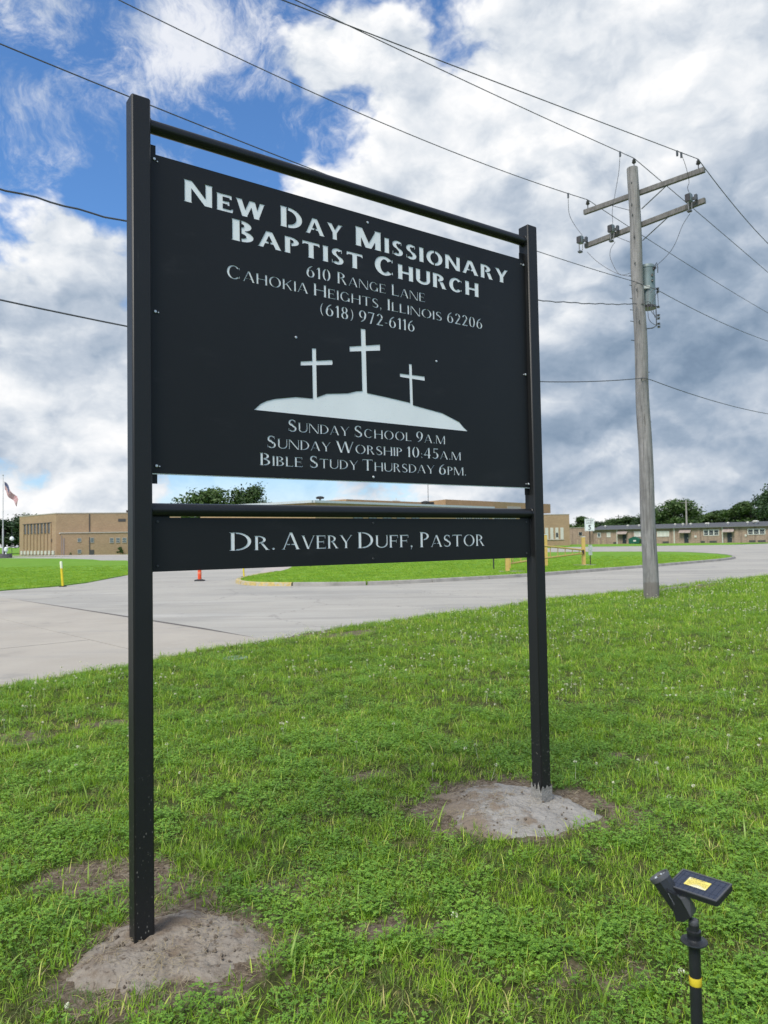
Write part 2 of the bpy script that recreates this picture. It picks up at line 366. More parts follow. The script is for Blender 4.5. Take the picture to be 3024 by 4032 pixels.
def grid_mesh(name, X, Y, Z, material, attr=None):
    nr, nc = X.shape
    vs = np.stack([X, Y, Z], -1).reshape(-1, 3)
    i = np.arange(nr * nc).reshape(nr, nc)
    fs = np.stack([i[:-1, :-1], i[:-1, 1:], i[1:, 1:], i[1:, :-1]], -1).reshape(-1, 4)
    me = bpy.data.meshes.new(name)
    me.vertices.add(len(vs)); me.vertices.foreach_set('co', vs.ravel())
    me.loops.add(fs.size); me.loops.foreach_set('vertex_index', fs.ravel())
    me.polygons.add(len(fs)); me.polygons.foreach_set('loop_start', np.arange(0, fs.size, 4)); me.polygons.foreach_set('loop_total', np.full(len(fs), 4))
    me.update(); me.validate(); me.materials.append(material)
    if attr is not None:
        a = me.attributes.new('bare', 'FLOAT', 'POINT'); a.data.foreach_set('value', attr.ravel())
    me.polygons.foreach_set('use_smooth', [True] * len(me.polygons))
    o = bpy.data.objects.new(name, me); COL.objects.link(o); return o

def soil_material():
    M = bpy.data.materials.new('lawn soil and thatch'); M.use_nodes = True; q = NT(M.node_tree); b = M.node_tree.nodes['Principled BSDF']
    v = q.n.new('ShaderNodeNewGeometry').outputs['Position']
    a = q.n.new('ShaderNodeAttribute'); a.attribute_name = 'bare'
    th = q.ramp(q.noise(v, 22, 6, .7), [(.35, (.032, .038, .014)), (.55, (.070, .078, .026)), (.70, (.150, .125, .065))])
    far = q.ramp(q.noise(v, 2.2, 7, .7), [(.35, (.085, .165, .024)), (.65, (.13, .235, .040))])
    dist = q.smooth(q.vmath('LENGTH', v), 9, 24)
    th = q.mix(dist, th, far)
    so_ = q.ramp(q.noise(v, 30, 7, .72), [(.30, (.050, .036, .026)), (.48, (.135, .104, .076)), (.60, (.20, .165, .125)), (.72, (.31, .275, .22))])
    f = q.smooth(q.math('ADD', a.outputs['Fac'], q.math('MULTIPLY', q.math('SUBTRACT', q.noise(v, 18, 5, .7), .5), .8)), .30, .55)
    q.link(q.mix(f, th, so_), b.inputs['Base Color']); b.inputs['Roughness'].default_value = 1; b.inputs['Specular IOR Level'].default_value = .1
    bn = q.n.new('ShaderNodeBump'); bn.inputs['Distance'].default_value = .014; q.link(q.noise(v, 45, 6, .7), bn.inputs['Height']); q.link(bn.outputs[0], b.inputs['Normal'])
    return M
xs = np.concatenate([np.linspace(-40, -6, 30)[:-1], np.linspace(-6, 4, 170)[:-1], np.linspace(4, 20, 110)[:-1], np.linspace(20, 110, 40)])
tt = np.concatenate([[0, .3, .6, 1.0], 1.0 + np.cumsum(np.geomspace(.07, 6.0, 150))])    # distance below the road edge
XX, TT = np.meshgrid(xs, tt)
EY = edge_y(XX)
# rows run from the road edge towards and past the camera
near = np.clip(EY + 12, 6, 1e9)
YY = EY - near * (np.linspace(0, 1, len(tt)) ** 1.15)[:, None]
BB = bare(XX, YY)
ZZ = ground_h(XX, YY); ZZ[0] = 0.0
lawn = grid_mesh('lawn', XX[::-1], YY[::-1], ZZ[::-1], soil_material(), BB[::-1]); tag(lawn, kind='structure')

g = MB().add([(-3000, -3000, -.06), (3000, -3000, -.06), (3000, 3000, -.06), (-3000, 3000, -.06)], [(0, 1, 2, 3)]).build('ground', M_far); tag(g, kind='structure')
def sheet(name, poly, z, m_, parent=None, kind='structure', depth=.05):
    o = MB().prism(poly, z - depth, z).build(name, m_, parent)
    return tag(o, kind=kind)
asph = sheet('car_park_asphalt', [(-200, -60), (-30, -60), (-4, 5), (8, 17), (30, 30), (120, 60), (220, 96), (220, 135), (96, 127), (80, 139), (57.1, 120.8), (31.97, 127.77), (20, 112), (-6, 84), (-27, 118), (-43, 122), (-200, 106)], -.004, M_asph, depth=.05)
# near concrete apron, cast in separate slabs
apron = sheet('concrete_apron', [(-60, 60), (-12.79, 24.62), (-8.82, 20.34), (-6.01, 17.28), (-3.59, 14.61), (-1.97, 12.59), (-2.4, 11), (-5, 6), (-16, -8), (-70, -8)], .000, mat('joint sand', (.10, .09, .08), .95))
def lerp(a, b, f): return (a[0] + (b[0] - a[0]) * f, a[1] + (b[1] - a[1]) * f)
sl_d, sl_n = (.669, -.743), (.743, .669)
ROWS = [(6.96, 4.86), (4.86, 1.10), (1.10, -2.65), (-2.65, -6.4), (-6.4, -10.2)]
for ri, (c1, c0) in enumerate(ROWS):
    for k in range(16):
        s0 = -78.9 + k * 4.6 + (1.35 if ri else 0); s1 = s0 + 4.6
        mx_, my_ = (s0 + s1) / 2 * sl_d[0] + (c0 + c1) / 2 * sl_n[0], (s0 + s1) / 2 * sl_d[1] + (c0 + c1) / 2 * sl_n[1]
        if my_ < edge_y(np.array([mx_]))[0] - 1.2 or mx_ < -52: continue
        q = [(s_ * sl_d[0] + c_ * sl_n[0], s_ * sl_d[1] + c_ * sl_n[1]) for s_, c_ in ((s0 + .008, c0 + .008), (s1 - .008, c0 + .008), (s1 - .008, c1 - .008), (s0 + .008, c1 - .008))]
        MB().prism(q[::-1] if False else q, -.02, .005 + .0012 * ((k + ri) % 3)).build('concrete_slab', M_slab, apron)

# far lawns: left lawn, kerbed island, strip by the low building
LL = [(-14.57, 28.05), (-13.41, 30.69), (-13.27, 32.85), (-13.66, 36.21), (-14.13, 40.64), (-17, 50), (-22, 64), (-27.2, 78.2), (-30.9, 80.6), (-34.3, 87.1), (-43.1, 98.2), (-54.7, 107.9), (-90, 125), (-130, 100), (-90, 40), (-45, 27), (-22, 24.5)]
def lawn_patch(name, poly, z, label):
    o = MB().prism(poly, z - .2, z).build(name, M_far); return tag(o, label, kind='structure')
lawn_patch('left_lawn', LL, .035, 'mown lawn left of the driveway')
ISL = [(-6.39, 32.73), (-6.1, 30.9), (-5.5, 29.4), (-4.65, 28.55), (-3.05, 28.0), (-1.1, 27.75), (0.6, 28.25), (2.94, 29.75), (5.97, 31.75), (7.21, 32.9), (9.9, 35.5), (13.44, 38.9), (18.62, 44.3), (22.24, 48.3), (24.75, 52.3), (26.9, 58.5), (27.92, 65.5), (28.0, 69.48), (26.64, 73.5), (21.55, 78.5), (15, 80), (0, 66), (-6.3, 50.3), (-5.34, 42.0), (-6.1, 37.7)]
def smooth_poly(p, it=2):
    for _ in range(it):
        q = []
        for i in range(len(p)):
            a, b = p[i], p[(i + 1) % len(p)]; q += [lerp(a, b, .25), lerp(a, b, .75)]
        p = q
    return p
ISLs = smooth_poly(ISL, 1)
island = lawn_patch('island_lawn', ISLs, .11, 'kerbed grass island in the middle of the car park')
tag(MB().prism([(-7.9, 50.1), (-6.5, 38.3), (-6.3, 36.5), (-5.9, 37.2), (-5.34, 41.9), (-6.3, 50.3), (-2, 60), (-8, 66)], .0, .09).build('walkway', M_walk), kind='structure')
sheet('grass_strip', [(30, 141), (31.97, 127.77), (44, 127.3), (57.1, 120.8), (64.5, 132), (76, 140), (66, 153), (43.5, 170), (30, 165)], .03, M_far, depth=.1)
sheet('school_drive', [(-75, 138), (-72, 133), (-40, 118.5), (-28, 100), (-10, 92), (-12, 98), (-36, 124), (-42, 127), (-60, 136)], .02, M_walk, depth=.05)
# kerb stones round the island, cast in lengths with open joints
def offset_at(p, i, d_):
    a, b, c = p[i - 1], p[i], p[(i + 1) % len(p)]
    tx, ty = c[0] - a[0], c[1] - a[1]; l = math.hypot(tx, ty); return (b[0] + ty / l * d_, b[1] - tx / l * d_)
kerb = thing('kerb', None, None); tag(kerb, kind='structure')
per = ISLs[-3:] + ISLs[:42]
pts = []
for a, b in zip(per[:-1], per[1:]):
    n_ = max(1, int(math.dist(a, b) / .5)); pts += [lerp(a, b, k / n_) for k in range(n_)]
acc = 0; seg = [0]
for i in range(1, len(pts)):
    acc += math.dist(pts[i - 1], pts[i])
    if acc > 2.6: seg.append(i); acc = 0
for a, b in zip(seg[:-1], seg[1:]):
    s = pts[a:b + 1]; s[-1] = lerp(s[-2], s[-1], .93)
    n_ = len(s); ring = []
    for i in range(n_):
        j0, j1 = max(i - 1, 0), min(i + 1, n_ - 1)
        tx, ty = s[j1][0] - s[j0][0], s[j1][1] - s[j0][1]; l = math.hypot(tx, ty); nx, ny = ty / l, -tx / l
        x, y = s[i]
        ring.append([(x + nx * .17, y + ny * .17, -.01), (x + nx * .14, y + ny * .14, .115), (x + nx * .11, y + ny * .11, .135), (x - nx * .05, y - ny * .05, .135), (x - nx * .05, y - ny * .05, -.01)])
    vs = [v for r in ring for v in r]; fs = [(0, 1, 2, 3, 4), tuple(reversed([(n_ - 1) * 5 + k for k in range(5)]))]
    for i in range(n_ - 1):
        for k in range(5):
            q0 = i * 5 + k; q1 = i * 5 + (k + 1) % 5; fs.append((q0, q0 + 5, q1 + 5, q1))
    mid = s[n_ // 2]; yel = (-7.2 < mid[0] < -3.4 and mid[1] < 38)
    ks = MB().add(vs, fs).build('kerb_stone', M_kerby if yel else M_kerb, kerb)
    if yel: ks['label'] = 'yellow painted kerb stone'

# ------------------------------------------------------------------ lettering: own outlines for every character
SANS = dict(V=.17, H=.15, s=0, st=0, g=0)
BOLD = dict(V=.245, H=.165, s=.035, st=.055, g=.055)
THIN = dict(V=.148, H=.075, s=.075, st=.045, g=.05)
def glyph(c, st_):
    V, H, s, st, g = st_['V'], st_['H'], st_['s'], st_['st'], st_['g']
    P_, A_ = [], []
    def rect(x0, y0, x1, y1, L=P_): L.append([(x0, y0), (x1, y0), (x1, y1), (x0, y1)])
    def sf(x, w, y, top): 
        if s > 0: P_.append([(x - s, y), (x + w + s, y), (x + w, y + st), (x, y + st)] if not top else [(x, y - st), (x + w, y - st), (x + w + s, y), (x - s, y)])
    def stem(x, y0=0, y1=1, w=V, t_=True, b_=True):
        rect(x, y0, x + w, y1)
        if t_: sf(x, w, y1, True)
        if b_: sf(x, w, y0, False)
    def diag(x0, y0, x1, y1, w): P_.append([(x0, y0), (x0 + w, y0), (x1 + w, y1), (x1, y1)] if y1 > y0 else [(x1, y1), (x1 + w, y1), (x0 + w, y0), (x0, y0)])
    def ring(cx, cy, rx, ry, tx, ty, a0, a1, n=14, L=P_):
        o_ = [(cx + rx * math.cos(R_(a0 + (a1 - a0) * k / n)), cy + ry * math.sin(R_(a0 + (a1 - a0) * k / n))) for k in range(n + 1)]
        i_ = [(cx + (rx - tx) * math.cos(R_(a0 + (a1 - a0) * k / n)), cy + (ry - ty) * math.sin(R_(a0 + (a1 - a0) * k / n))) for k in range(n + 1)]
        for k in range(n): L.append([o_[k], o_[k + 1], i_[k + 1], i_[k]])
    e = s * 1.3   # serif on bar ends
    if c == 'A':
        w = .86 if V < .2 else 1.0; tl = V * (.5 if V < .2 else .85); m_ = w / 2
        diag(0, 0, m_ - tl * .75, 1, tl); diag(w - V, 0, m_ - V * .55, 1, V); rect(w * .24, .26, w * .76, .26 + H * .8)
        sf(0, tl, 0, False); sf(w - V, V, 0, False)
        if g: rect(m_ - g * .9, .2, m_ + g * .4, .45, A_)
    elif c in 'B':
        w = .68; stem(0); x = V + g
        ring(x, .755, w * .50, .245, V, H, -90, 90); ring(x, .27, w * .60, .27, V, H, -90, 90)
        if not g: rect(V - .01, 1 - H, x + .01, 1); rect(V - .01, 0, x + .01, H)
        w = x + w * .60
    elif c == 'C':
        w = .84; ring(w / 2, .5, w / 2, .51, V, H, 42, 318, 20)
        if s: P_.append([(w * .86, .74), (w * .92, .74), (w * .92, .93), (w * .86, .86)]); P_.append([(w * .86, .14), (w * .92, .07), (w * .92, .26), (w * .86, .26)])
    elif c == 'D':
        stem(0); x = V + g; ring(x, .5, .60, .5, V, H, -90, 90, 16); w = x + .60
        if not g: rect(V - .01, 1 - H, x + .01, 1); rect(V - .01, 0, x + .01, H)
    elif c in 'EF':
        w = .56 + V * .3; stem(0); rect(V - .01, 1 - H, w, 1); rect(V - .01, .5 - H / 2 + .02, w * .84, .5 + H / 2 + .02)
        if s: P_.append([(w - H * .6, 1 - H - e * 1.6), (w, 1 - H - e * 2), (w, 1), (w - H * .6, 1)]); rect(w * .84 - H * .5, .5 - H / 2 - e, w * .84, .5 + H / 2 + e)
        if c == 'E':
            rect(V - .01, 0, w + .03, H)
            if s: P_.append([(w + .03 - H * .6, 0), (w + .03, 0), (w + .07, H + e * 2), (w + .03 - H * .6, H)])
            w += .03
    elif c == 'G':
        w = .88; ring(w / 2, .5, w / 2, .51, V, H, 42, 300, 20); rect(w - V - .02, .04, w - .02, .44)
        if s: P_.append([(w * .86, .74), (w * .92, .74), (w * .92, .93), (w * .86, .86)]); rect(w - V - .02 - s, .44 - st, w - .02 + s, .44)
        ring(w / 2, .5, w / 2, .51, V, H, 299, 325, 3)
    elif c == 'H':
        w = .84; stem(0); stem(w - V); rect(V - .01, .5 - H / 2, w - V + .01, .5 + H / 2)
    elif c == 'I': w = V; stem(0)
    elif c == 'K':
        w = .78; stem(0); tk = V * (.55 if V < .2 else .85)
        diag(V * .9, .42, w - tk - .04, 1, tk); diag(w - V, 0, V + .05, .62, V * .95); sf(w - V, V, 0, False); sf(w - tk - .04, tk, 1, True)
    elif c == 'L':
        w = .58; stem(0); rect(V - .01, 0, w, H)
        if s: P_.append([(w - H * .6, 0), (w, 0), (w + .04, H + e * 2.2), (w - H * .6, H)])
    elif c == 'M':
        w = 1.04; tl = V * (.55 if V < .2 else .9); stem(0, w=tl); stem(w - V)
        diag(.02, 1, w / 2 - V * .5, 0, V); diag(w / 2 - tl * .45, 0, w - V + V * .15, 1, tl)
    elif c == 'N':
        w = .90; tl = V * (.5 if V < .2 else .9); stem(0, w=tl); stem(w - tl, w=tl, b_=False); diag(-.01, 1, w - V, 0, V)
    elif c in 'O':
        w = .96; ring(w / 2, .5, w / 2, .515, V, H, 0, 360, 26)
        if g: A_.append([(w / 2 - g * .8, -.1), (w / 2 + g * .1, -.1), (w / 2 + g * .8, 1.1), (w / 2 - g * .1, 1.1)])
    elif c == '0':
        w = .60; ring(w / 2, .5, w / 2, .515, V, H, 0, 360, 26)
        if g: A_.append([(w / 2 - g * .5, -.1), (w / 2 + g * .5, -.1), (w / 2 + g * .5, 1.1), (w / 2 - g * .5, 1.1)])
    elif c in 'PR':
        stem(0); x = V; ring(x, .73, .40, .27, V, H, -90, 90); rect(V - .01, 1 - H, x + .02, 1); rect(V + g * 1.2, .46, x + .1, .46 + H)
        w = x + .40
        if c == 'R': w = x + .56; diag(w - V * 1.05, 0, x + .12, .48, V * .98); sf(w - V * 1.05, V, 0, False)
        if g: rect(V - .001, .40, V + g, .60, A_) if c == 'P' else rect(V + .001, .40, V + g, .62, A_)
    elif c == 'S':
        w = .60; r = .27
        ring(w / 2, 1.01 - r, w / 2 - .02, r, V * .9, H * 1.1, 35, 262, 16); ring(w / 2, r - .01, w / 2, r + .005, V * .9, H * 1.1, -145, 82, 16)
        P_.append([(w * .24, .60), (w * .40, .70 - .19 * 0), (w * .80, .42), (w * .62, .34)]) if V < .2 else P_.append([(w * .25, .56), (w * .5, .60), (w * .78, .44), (w * .5, .40)])
        if s: rect(w * .80, .72, w * .87, .96); rect(w * .04, .04, w * .11, .28)
    elif c == 'T':
        w = .80; stem(w / 2 - V / 2, t_=False); rect(0, 1 - H, w, 1)
        if s: P_.append([(0 - e * .3, 1 - H - e * 1.8), (H * .6, 1 - H), (H * .6, 1), (0, 1)]); P_.append([(w - H * .6, 1 - H), (w + e * .3, 1 - H - e * 1.8), (w, 1), (w - H * .6, 1)])
    elif c == 'U':
        w = .82; tl = V * (.55 if V < .2 else .9); stem(0, .33, 1, b_=False); stem(w - tl, .33, 1, tl, b_=False); ring(w / 2, .34, w / 2, .355, V * .8, H * 1.2, 180, 360, 14)
        P_.append([(0, .34), (V, .34), (V, .30), (.01, .28)])
    elif c in 'VY':
        w = .84; tl = V * (.5 if V < .2 else .85); m_ = w / 2
        if c == 'V':
            diag(0, 1, m_ - V * .5, 0, V); diag(m_ - tl * .6, 0, w - tl, 1, tl)
        else:
            diag(0, 1, m_ - V * .5, .42, V); diag(m_ - tl * .45, .42, w - tl, 1, tl); stem(m_ - V / 2, 0, .47, t_=False)
        sf(0, V, 1, True); sf(w - tl, tl, 1, True)
    elif c == 'W':
        w = 1.26; tl = V * (.5 if V < .2 else .85)
        diag(0, 1, w * .30 - V * .5, 0, V); diag(w * .30 - tl * .6, 0, w * .5 - tl * .2, 1, tl); diag(w * .47, 1, w * .72 - V * .5, 0, V); diag(w * .72 - tl * .6, 0, w - tl, 1, tl)
        sf(0, V, 1, True); sf(w - tl, tl, 1, True)
    elif c == '1':
        w = .30; stem(.12, t_=False); P_.append([(0, .80), (.03, .77), (.13, .84), (.12 + V, 1), (.10, .94)])
    elif c == '2':
        w = .56; ring(w / 2, .71, w / 2 - .02, .30, V, H, -10, 165, 12); P_.append([(0, 0), (V * .9, 0), (w - .02, .64), (w - V - .02, .66)]); rect(0, 0, w, H * 1.3)
        if s: P_.append([(w - .05, 0), (w, 0), (w + .02, .20), (w - .03, H)])
    elif c == '4':
        w = .62; rect(w * .62, 0, w * .62 + V, 1); sf(w * .62, V, 0, False); rect(0, .26, w, .26 + H * 1.2); P_.append([(0, .27), (H * 1.3, .27), (w * .62 + .02, .92), (w * .62 + .02, 1)])
    elif c == '5':
        w = .54; ring(w * .42, .32, w * .56, .33, V, H, -140, 120, 14); rect(w * .18, .55, w * .18 + H, 1); rect(w * .18, 1 - H * 1.3, w * .95, 1)
    elif c in '69':
        w = .60; Q = []
        ring(w / 2, .32, w / 2, .335, V, H, 0, 360, 22); ring(w * 1.05, .33, w * 1.05, .70, V, H * .7, 108, 178, 10)
        if g: A_.append([(.34 * w, .55), (.50 * w, .52), (.50 * w, .70), (.34 * w, .74)])
        if c == '9': P_[:] = [[(w - x, 1 - y) for x, y in p_] for p_ in P_]; A_[:] = [[(w - x, 1 - y) for x, y in p_] for p_ in A_]
    elif c == '7': w = .54; rect(0, 1 - H * 1.3, w, 1); P_.append([(w * .22, 0), (w * .22 + V, 0), (w, 1), (w - H * 1.4, 1)]); P_.append([(0, 1), (0, .82), (.04, .82), (.06, 1)])
    elif c == '8':
        w = .56; ring(w / 2, .75, w / 2 - .04, .26, V * .9, H, 0, 360, 20); ring(w / 2, .27, w / 2, .285, V, H, 0, 360, 20)
        if g: A_.append([(w / 2 - g * .5, .8), (w / 2 + g * .2, .8), (w / 2 + g * .2, 1.1), (w / 2 - g * .5, 1.1)]); A_.append([(w / 2 - g * .2, -.1), (w / 2 + g * .5, -.1), (w / 2 + g * .5, .2), (w / 2 - g * .2, .2)])
    elif c == '(': w = .26; ring(.44, .45, .44, .64, .09, .03, 125, 235, 10)
    elif c == ')': w = .26; ring(-.18, .45, .44, .64, .09, .03, -55, 55, 10)
    elif c == '-': w = .30; rect(0, .34, w, .34 + H * 1.3)
    elif c in '.,:;':
        w = .15; r = .075 if V < .2 else .11; n_ = 8
        P_.append([(r + r * math.cos(6.283 * k / n_), r + r * math.sin(6.283 * k / n_)) for k in range(n_)])
        if c == ':': P_.append([(r + r * math.cos(6.283 * k / n_), .5 + r * math.sin(6.283 * k / n_)) for k in range(n_)])
        if c == ',': P_.append([(r, .0), (2 * r, .05), (r * .9, -.19), (r * .2, -.20)])
    elif c == '!': w = .15; rect(.03, 0, .15, .14); rect(.03, .28, .15, 1)
    else: w = .4
    return w, P_, A_
def word(txt, style, u0, u1, z0, cap, small=None, sp=None):
    """polygons of one word between u0 and u1 on baseline z0"""
    big = set(range(len(txt))) if small is None else {0} if small != 'none' else set(range(len(txt)))
    sp = sp if sp is not None else (.16 if style is BOLD else .15)
    x = 0; lay = []
    k_ = .80
    for i, ch in enumerate(txt):
        dig = ch.isdigit() or ch in '()'
        sc_ = 1.0 if (small == 'none' or i == 0 or dig) else k_
        w, P_, A_ = glyph(ch, style)
        if style is BOLD and sc_ < 1: pass
        lay.append((x, sc_, P_, A_)); x += w * sc_ + sp * sc_
    x -= sp * sc_; f = (u1 - u0) / x
    P2, A2 = [], []
    for x0, sc_, P_, A_ in lay:
        for src, dst in ((P_, P2), (A_, A2)):
            for p_ in src: dst.append([(u0 + (x0 + px * sc_) * f, z0 + py * sc_ * cap) for px, py in p_])
    return P2, A2
def fix(p_):
    a = sum(p_[i][0] * p_[(i + 1) % len(p_)][1] - p_[(i + 1) % len(p_)][0] * p_[i][1] for i in range(len(p_)))
    return p_ if a > 0 else p_[::-1]
def plate(rect, cuts, keeps, y0, y1, invert=False):
    """plate in the x-z plane with real openings; invert gives the letters themselves"""
    u0, u1, z0, z1 = rect
    # interior grid points keep triangles compact
    vs = []; faces = []
    def addp(p_):
        b = len(vs); vs.extend(Vector(q_) for q_ in p_); faces.append(list(range(b, b + len(p_))))
    addp([(u0, z0), (u1, z0), (u1, z1), (u0, z1)])
    for p_ in cuts: addp(fix(p_))
    nc = len(cuts)
    for p_ in keeps: addp(fix(p_))
    ov, oe, of, _, _, ff = geometry.delaunay_2d_cdt(vs, [], faces, 0, 1e-7)
    sel = []
    for f_, src in zip(of, ff):
        s_ = set(src)
        if 0 not in s_: continue
        hole = any(1 <= i <= nc for i in s_) and not any(i > nc for i in s_)
        if hole == invert: sel.append(f_)
    n = len(ov); mb = MB(); v3 = [(p_.x, y0, p_.y) for p_ in ov] + [(p_.x, y1, p_.y) for p_ in ov]
    fs = []; cnt = {}
    for f_ in sel:
        for i in range(len(f_)):
            a, b = f_[i], f_[(i + 1) % len(f_)]
            cnt[(a, b)] = cnt.get((a, b), 0) + 1
        fs.append(tuple(f_)); fs.append(tuple(n + i for i in reversed(f_)))
    for (a, b) in cnt:
        if (b, a) not in cnt: fs.append((b, a, a + n, b + n))
    return mb.add(v3, fs)

# ------------------------------------------------------------------ the church sign
TH = R_(35.0866); SA = .0807; SB = 2.4073; DP = .0318
sign = thing('church_sign', 'tall black steel church sign on two square posts with white cut-out lettering and three crosses', 'sign', (-1.0187, 3.0, 0), TH)
for x0, zt, zb in ((0, 3.5296, -.25), (SB - SA, 3.523, -.25)):
    o = MB().box(x0, x0 + SA, 0, SA, zb, zt, bev=.0065).build('post', M_post, sign, smooth=True)
for zr in (3.4302, 1.7956):
    rail = MB().tube([(SA - .002, SA / 2, zr), (SB - SA + .002, SA / 2, zr)], .0281, 28, False).build('rail', M_pipe, sign, smooth=True)
    for xe, sg in ((SA + .002, 1), (SB - SA - .002, -1)):
        ring_ = [(xe + sg * .002 * math.sin(k * 2.1), SA / 2 + .0295 * math.cos(6.283 * k / 24), zr + (.0295 + .0015 * math.sin(k * 1.7)) * math.sin(6.283 * k / 24)) for k in range(25)]
        MB().tube(ring_, .0048, 6, False).build('weld_bead', M_pipe, rail, smooth=True)
L1, L2, L3, L4, L5 = 3.1415, 3.0205, 2.9255, 2.8415, 2.7530
WORDS = [('NEW', BOLD, .2363, .6185, L1, .0985), ('DAY', BOLD, .7017, 1.042, L1, .0985), ('MISSIONARY', BOLD, 1.123, 2.1831, L1, .0985),
         ('BAPTIST', BOLD, .457, 1.1616, L2, .099), ('CHURCH', BOLD, 1.2362, 1.9499, L2, .099),
         ('610', THIN, .8364, .9707, L3, .0575), ('RANGE', THIN, 1.0119, 1.303, L3, .0585), ('LANE', THIN, 1.3424, 1.5604, L3, .0585),
         ('CAHOKIA', THIN, .4289, .8430, L4, .0615), ('HEIGHTS,', THIN, .8768, 1.2741, L4, .0595), ('ILLINOIS', THIN, 1.314, 1.6755, L4, .0595), ('62206', THIN, 1.7131, 1.9727, L4, .0595),
         ('(618)', THIN, .9102, 1.1008, L5, .0600), ('972-6116', THIN, 1.1347, 1.4863, L5, .0600),
         ('SUNDAY', THIN, .7282, 1.0647, 2.1700, .0565), ('SCHOOL', THIN, 1.0964, 1.4511, 2.1685, .0565), ('9A.M', THIN, 1.4833, 1.6802, 2.1670, .0565),
         ('SUNDAY', THIN, .6188, .9568, 2.0865, .0565), ('WORSHIP', THIN, .9894, 1.3889, 2.0855, .0565), ('10:45A.M', THIN, 1.4205, 1.7898, 2.0845, .0560),
         ('BIBLE', THIN, .584, .8025, 2.0045, .0570), ('STUDY', THIN, .8409, 1.1142, 2.0040, .0570), ('THURSDAY', THIN, 1.1423, 1.6021, 2.0030, .0565), ('6PM.', THIN, 1.6334, 1.8268, 2.0015, .0565)]
cuts, keeps = [], []
for w_ in WORDS:
    a, b = word(w_[0], w_[1], w_[2], w_[3], w_[4], w_[5], small=True); cuts += a; keeps += b
cuts.append([(0.5551, 2.2556), (0.5873, 2.2856), (.62, 2.303), (0.6646, 2.3163), (0.7706, 2.3354), (0.8616, 2.337), (.8849, 2.345), (.9398, 2.3677), (1.0627, 2.3826), (1.1127, 2.3978), (1.145, 2.4028),
             (1.1763, 2.3958), (1.282, 2.3874), (1.4437, 2.3721), (1.4667, 2.3609), (1.6656, 2.3351), (1.7846, 2.2967), (1.815, 2.270), (1.8473, 2.249)])
cuts += [[(.8625, 2.32), (.8855, 2.33), (.8838, 2.583), (.8608, 2.5795)], [(.7974, 2.4890), (.9735, 2.5135), (.9765, 2.5225), (.9740, 2.5379), (.7990, 2.5089)],
         [(1.1475, 2.38), (1.1765, 2.38), (1.1725, 2.7205), (1.1440, 2.7190)], [(1.0760, 2.5932), (1.2615, 2.6233), (1.2613, 2.6545), (1.0750, 2.6184)],
         [(1.4472, 2.35), (1.4667, 2.35), (1.4630, 2.5778), (1.4440, 2.5770)], [(1.3841, 2.5016), (1.5490, 2.4987), (1.5485, 2.5222), (1.3834, 2.5192)]]
PU0, PU1, PZ0, PZ1 = SA + .0015, SB - SA - .0015, 1.9485, 3.3105
mp = plate((PU0, PU1, PZ0, PZ1), cuts, keeps, DP, DP + .0020).build('main_panel', M_panel, sign)
bs = MB().box(PU0 + .001, PU1 - .001, DP + .0022, DP + .0085, PZ0 - .0042, PZ1 - .006).build('backing_sheet', M_white, sign)
ncuts, nkeeps = [], []
for w_ in [('DR.', .436, .6525, 1.6175, .0805), ('AVERY', .6925, 1.0714, 1.6172, .0795), ('DUFF,', 1.1111, 1.4461, 1.6150, .0795), ('PASTOR', 1.4989, 1.9501, 1.6125, .0795)]:
    a, b = word(w_[0], THIN, w_[1], w_[2], w_[3], w_[4], small=True); ncuts += a; nkeeps += b
plate((PU0 + .001, PU1 - .012, 1.5367, 1.7626), ncuts, nkeeps, DP, DP + .0020).build('name_panel', M_panel, sign)
MB().box(PU0 + .25, PU1 - .25, DP + .0022, DP + .0051, 1.560, 1.742).build('backing_sheet', M_white, sign)
for x0, x1, z0, z1 in ((SA, .1135, 1.9055, 3.3545), (SB - SA - .033, SB - SA, 1.9055, 3.3545)):
    MB().box(x0 + .0004, x1, DP + .0100, DP + .0148, z0, z1).build('angle_bracket', M_panel, sign)
for x0, x1 in ((SA + .003, SA + .083), (SB - SA - .083, SB - SA - .004)):
    MB().box(x0, x1, DP + .0052, DP + .0100, 1.545, 1.782).build('angle_bracket', M_panel, sign)
def screw(u, z, r, hexa, m_):
    n = 6 if hexa else 10; pr = []
    mb = MB().lathe([(r, 0), (r, .0035 if hexa else .0018), (r * .85, .0052 if hexa else .0028), (r * .5, .0056 if hexa else .0031)], n, (u, DP - .0002, z), (0, -1, 0))
    if not hexa:
        mb.box(u - r * .6, u + r * .6, DP - .0038, DP - .0030, z - r * .1, z + r * .1).box(u - r * .1, u + r * .1, DP - .0039, DP - .0031, z - r * .6, z + r * .6)
    mb.build('screw', m_, sign)
for u, z in ((.1035, 3.2893), (.1048, 2.6328), (.1067, 1.9792), (2.3125, 3.2790), (2.3075, 2.6196), (2.3115, 1.9690)): screw(u, z, .0070, True, M_galv)
for u, z in ((.1165, 3.2800), (.1175, 2.6300), (.1190, 1.9775), (2.290, 1.9690), (2.293, 3.2800), (2.292, 2.6180)): screw(u, z, .0034, True, M_galv)
for u, z in ((.7746, 2.6204), (1.6294, 2.614), (1.2058, 1.9711), (1.1962, 3.273)): screw(u, z, .0062, False, M_galv)
for u, z in ((.1097, 1.7458), (.1087, 1.5604), (2.285, 1.744), (2.283, 1.561), (1.1993, 1.7388), (1.1957, 1.5601)): screw(u, z, .0058, False, M_blkscrew)

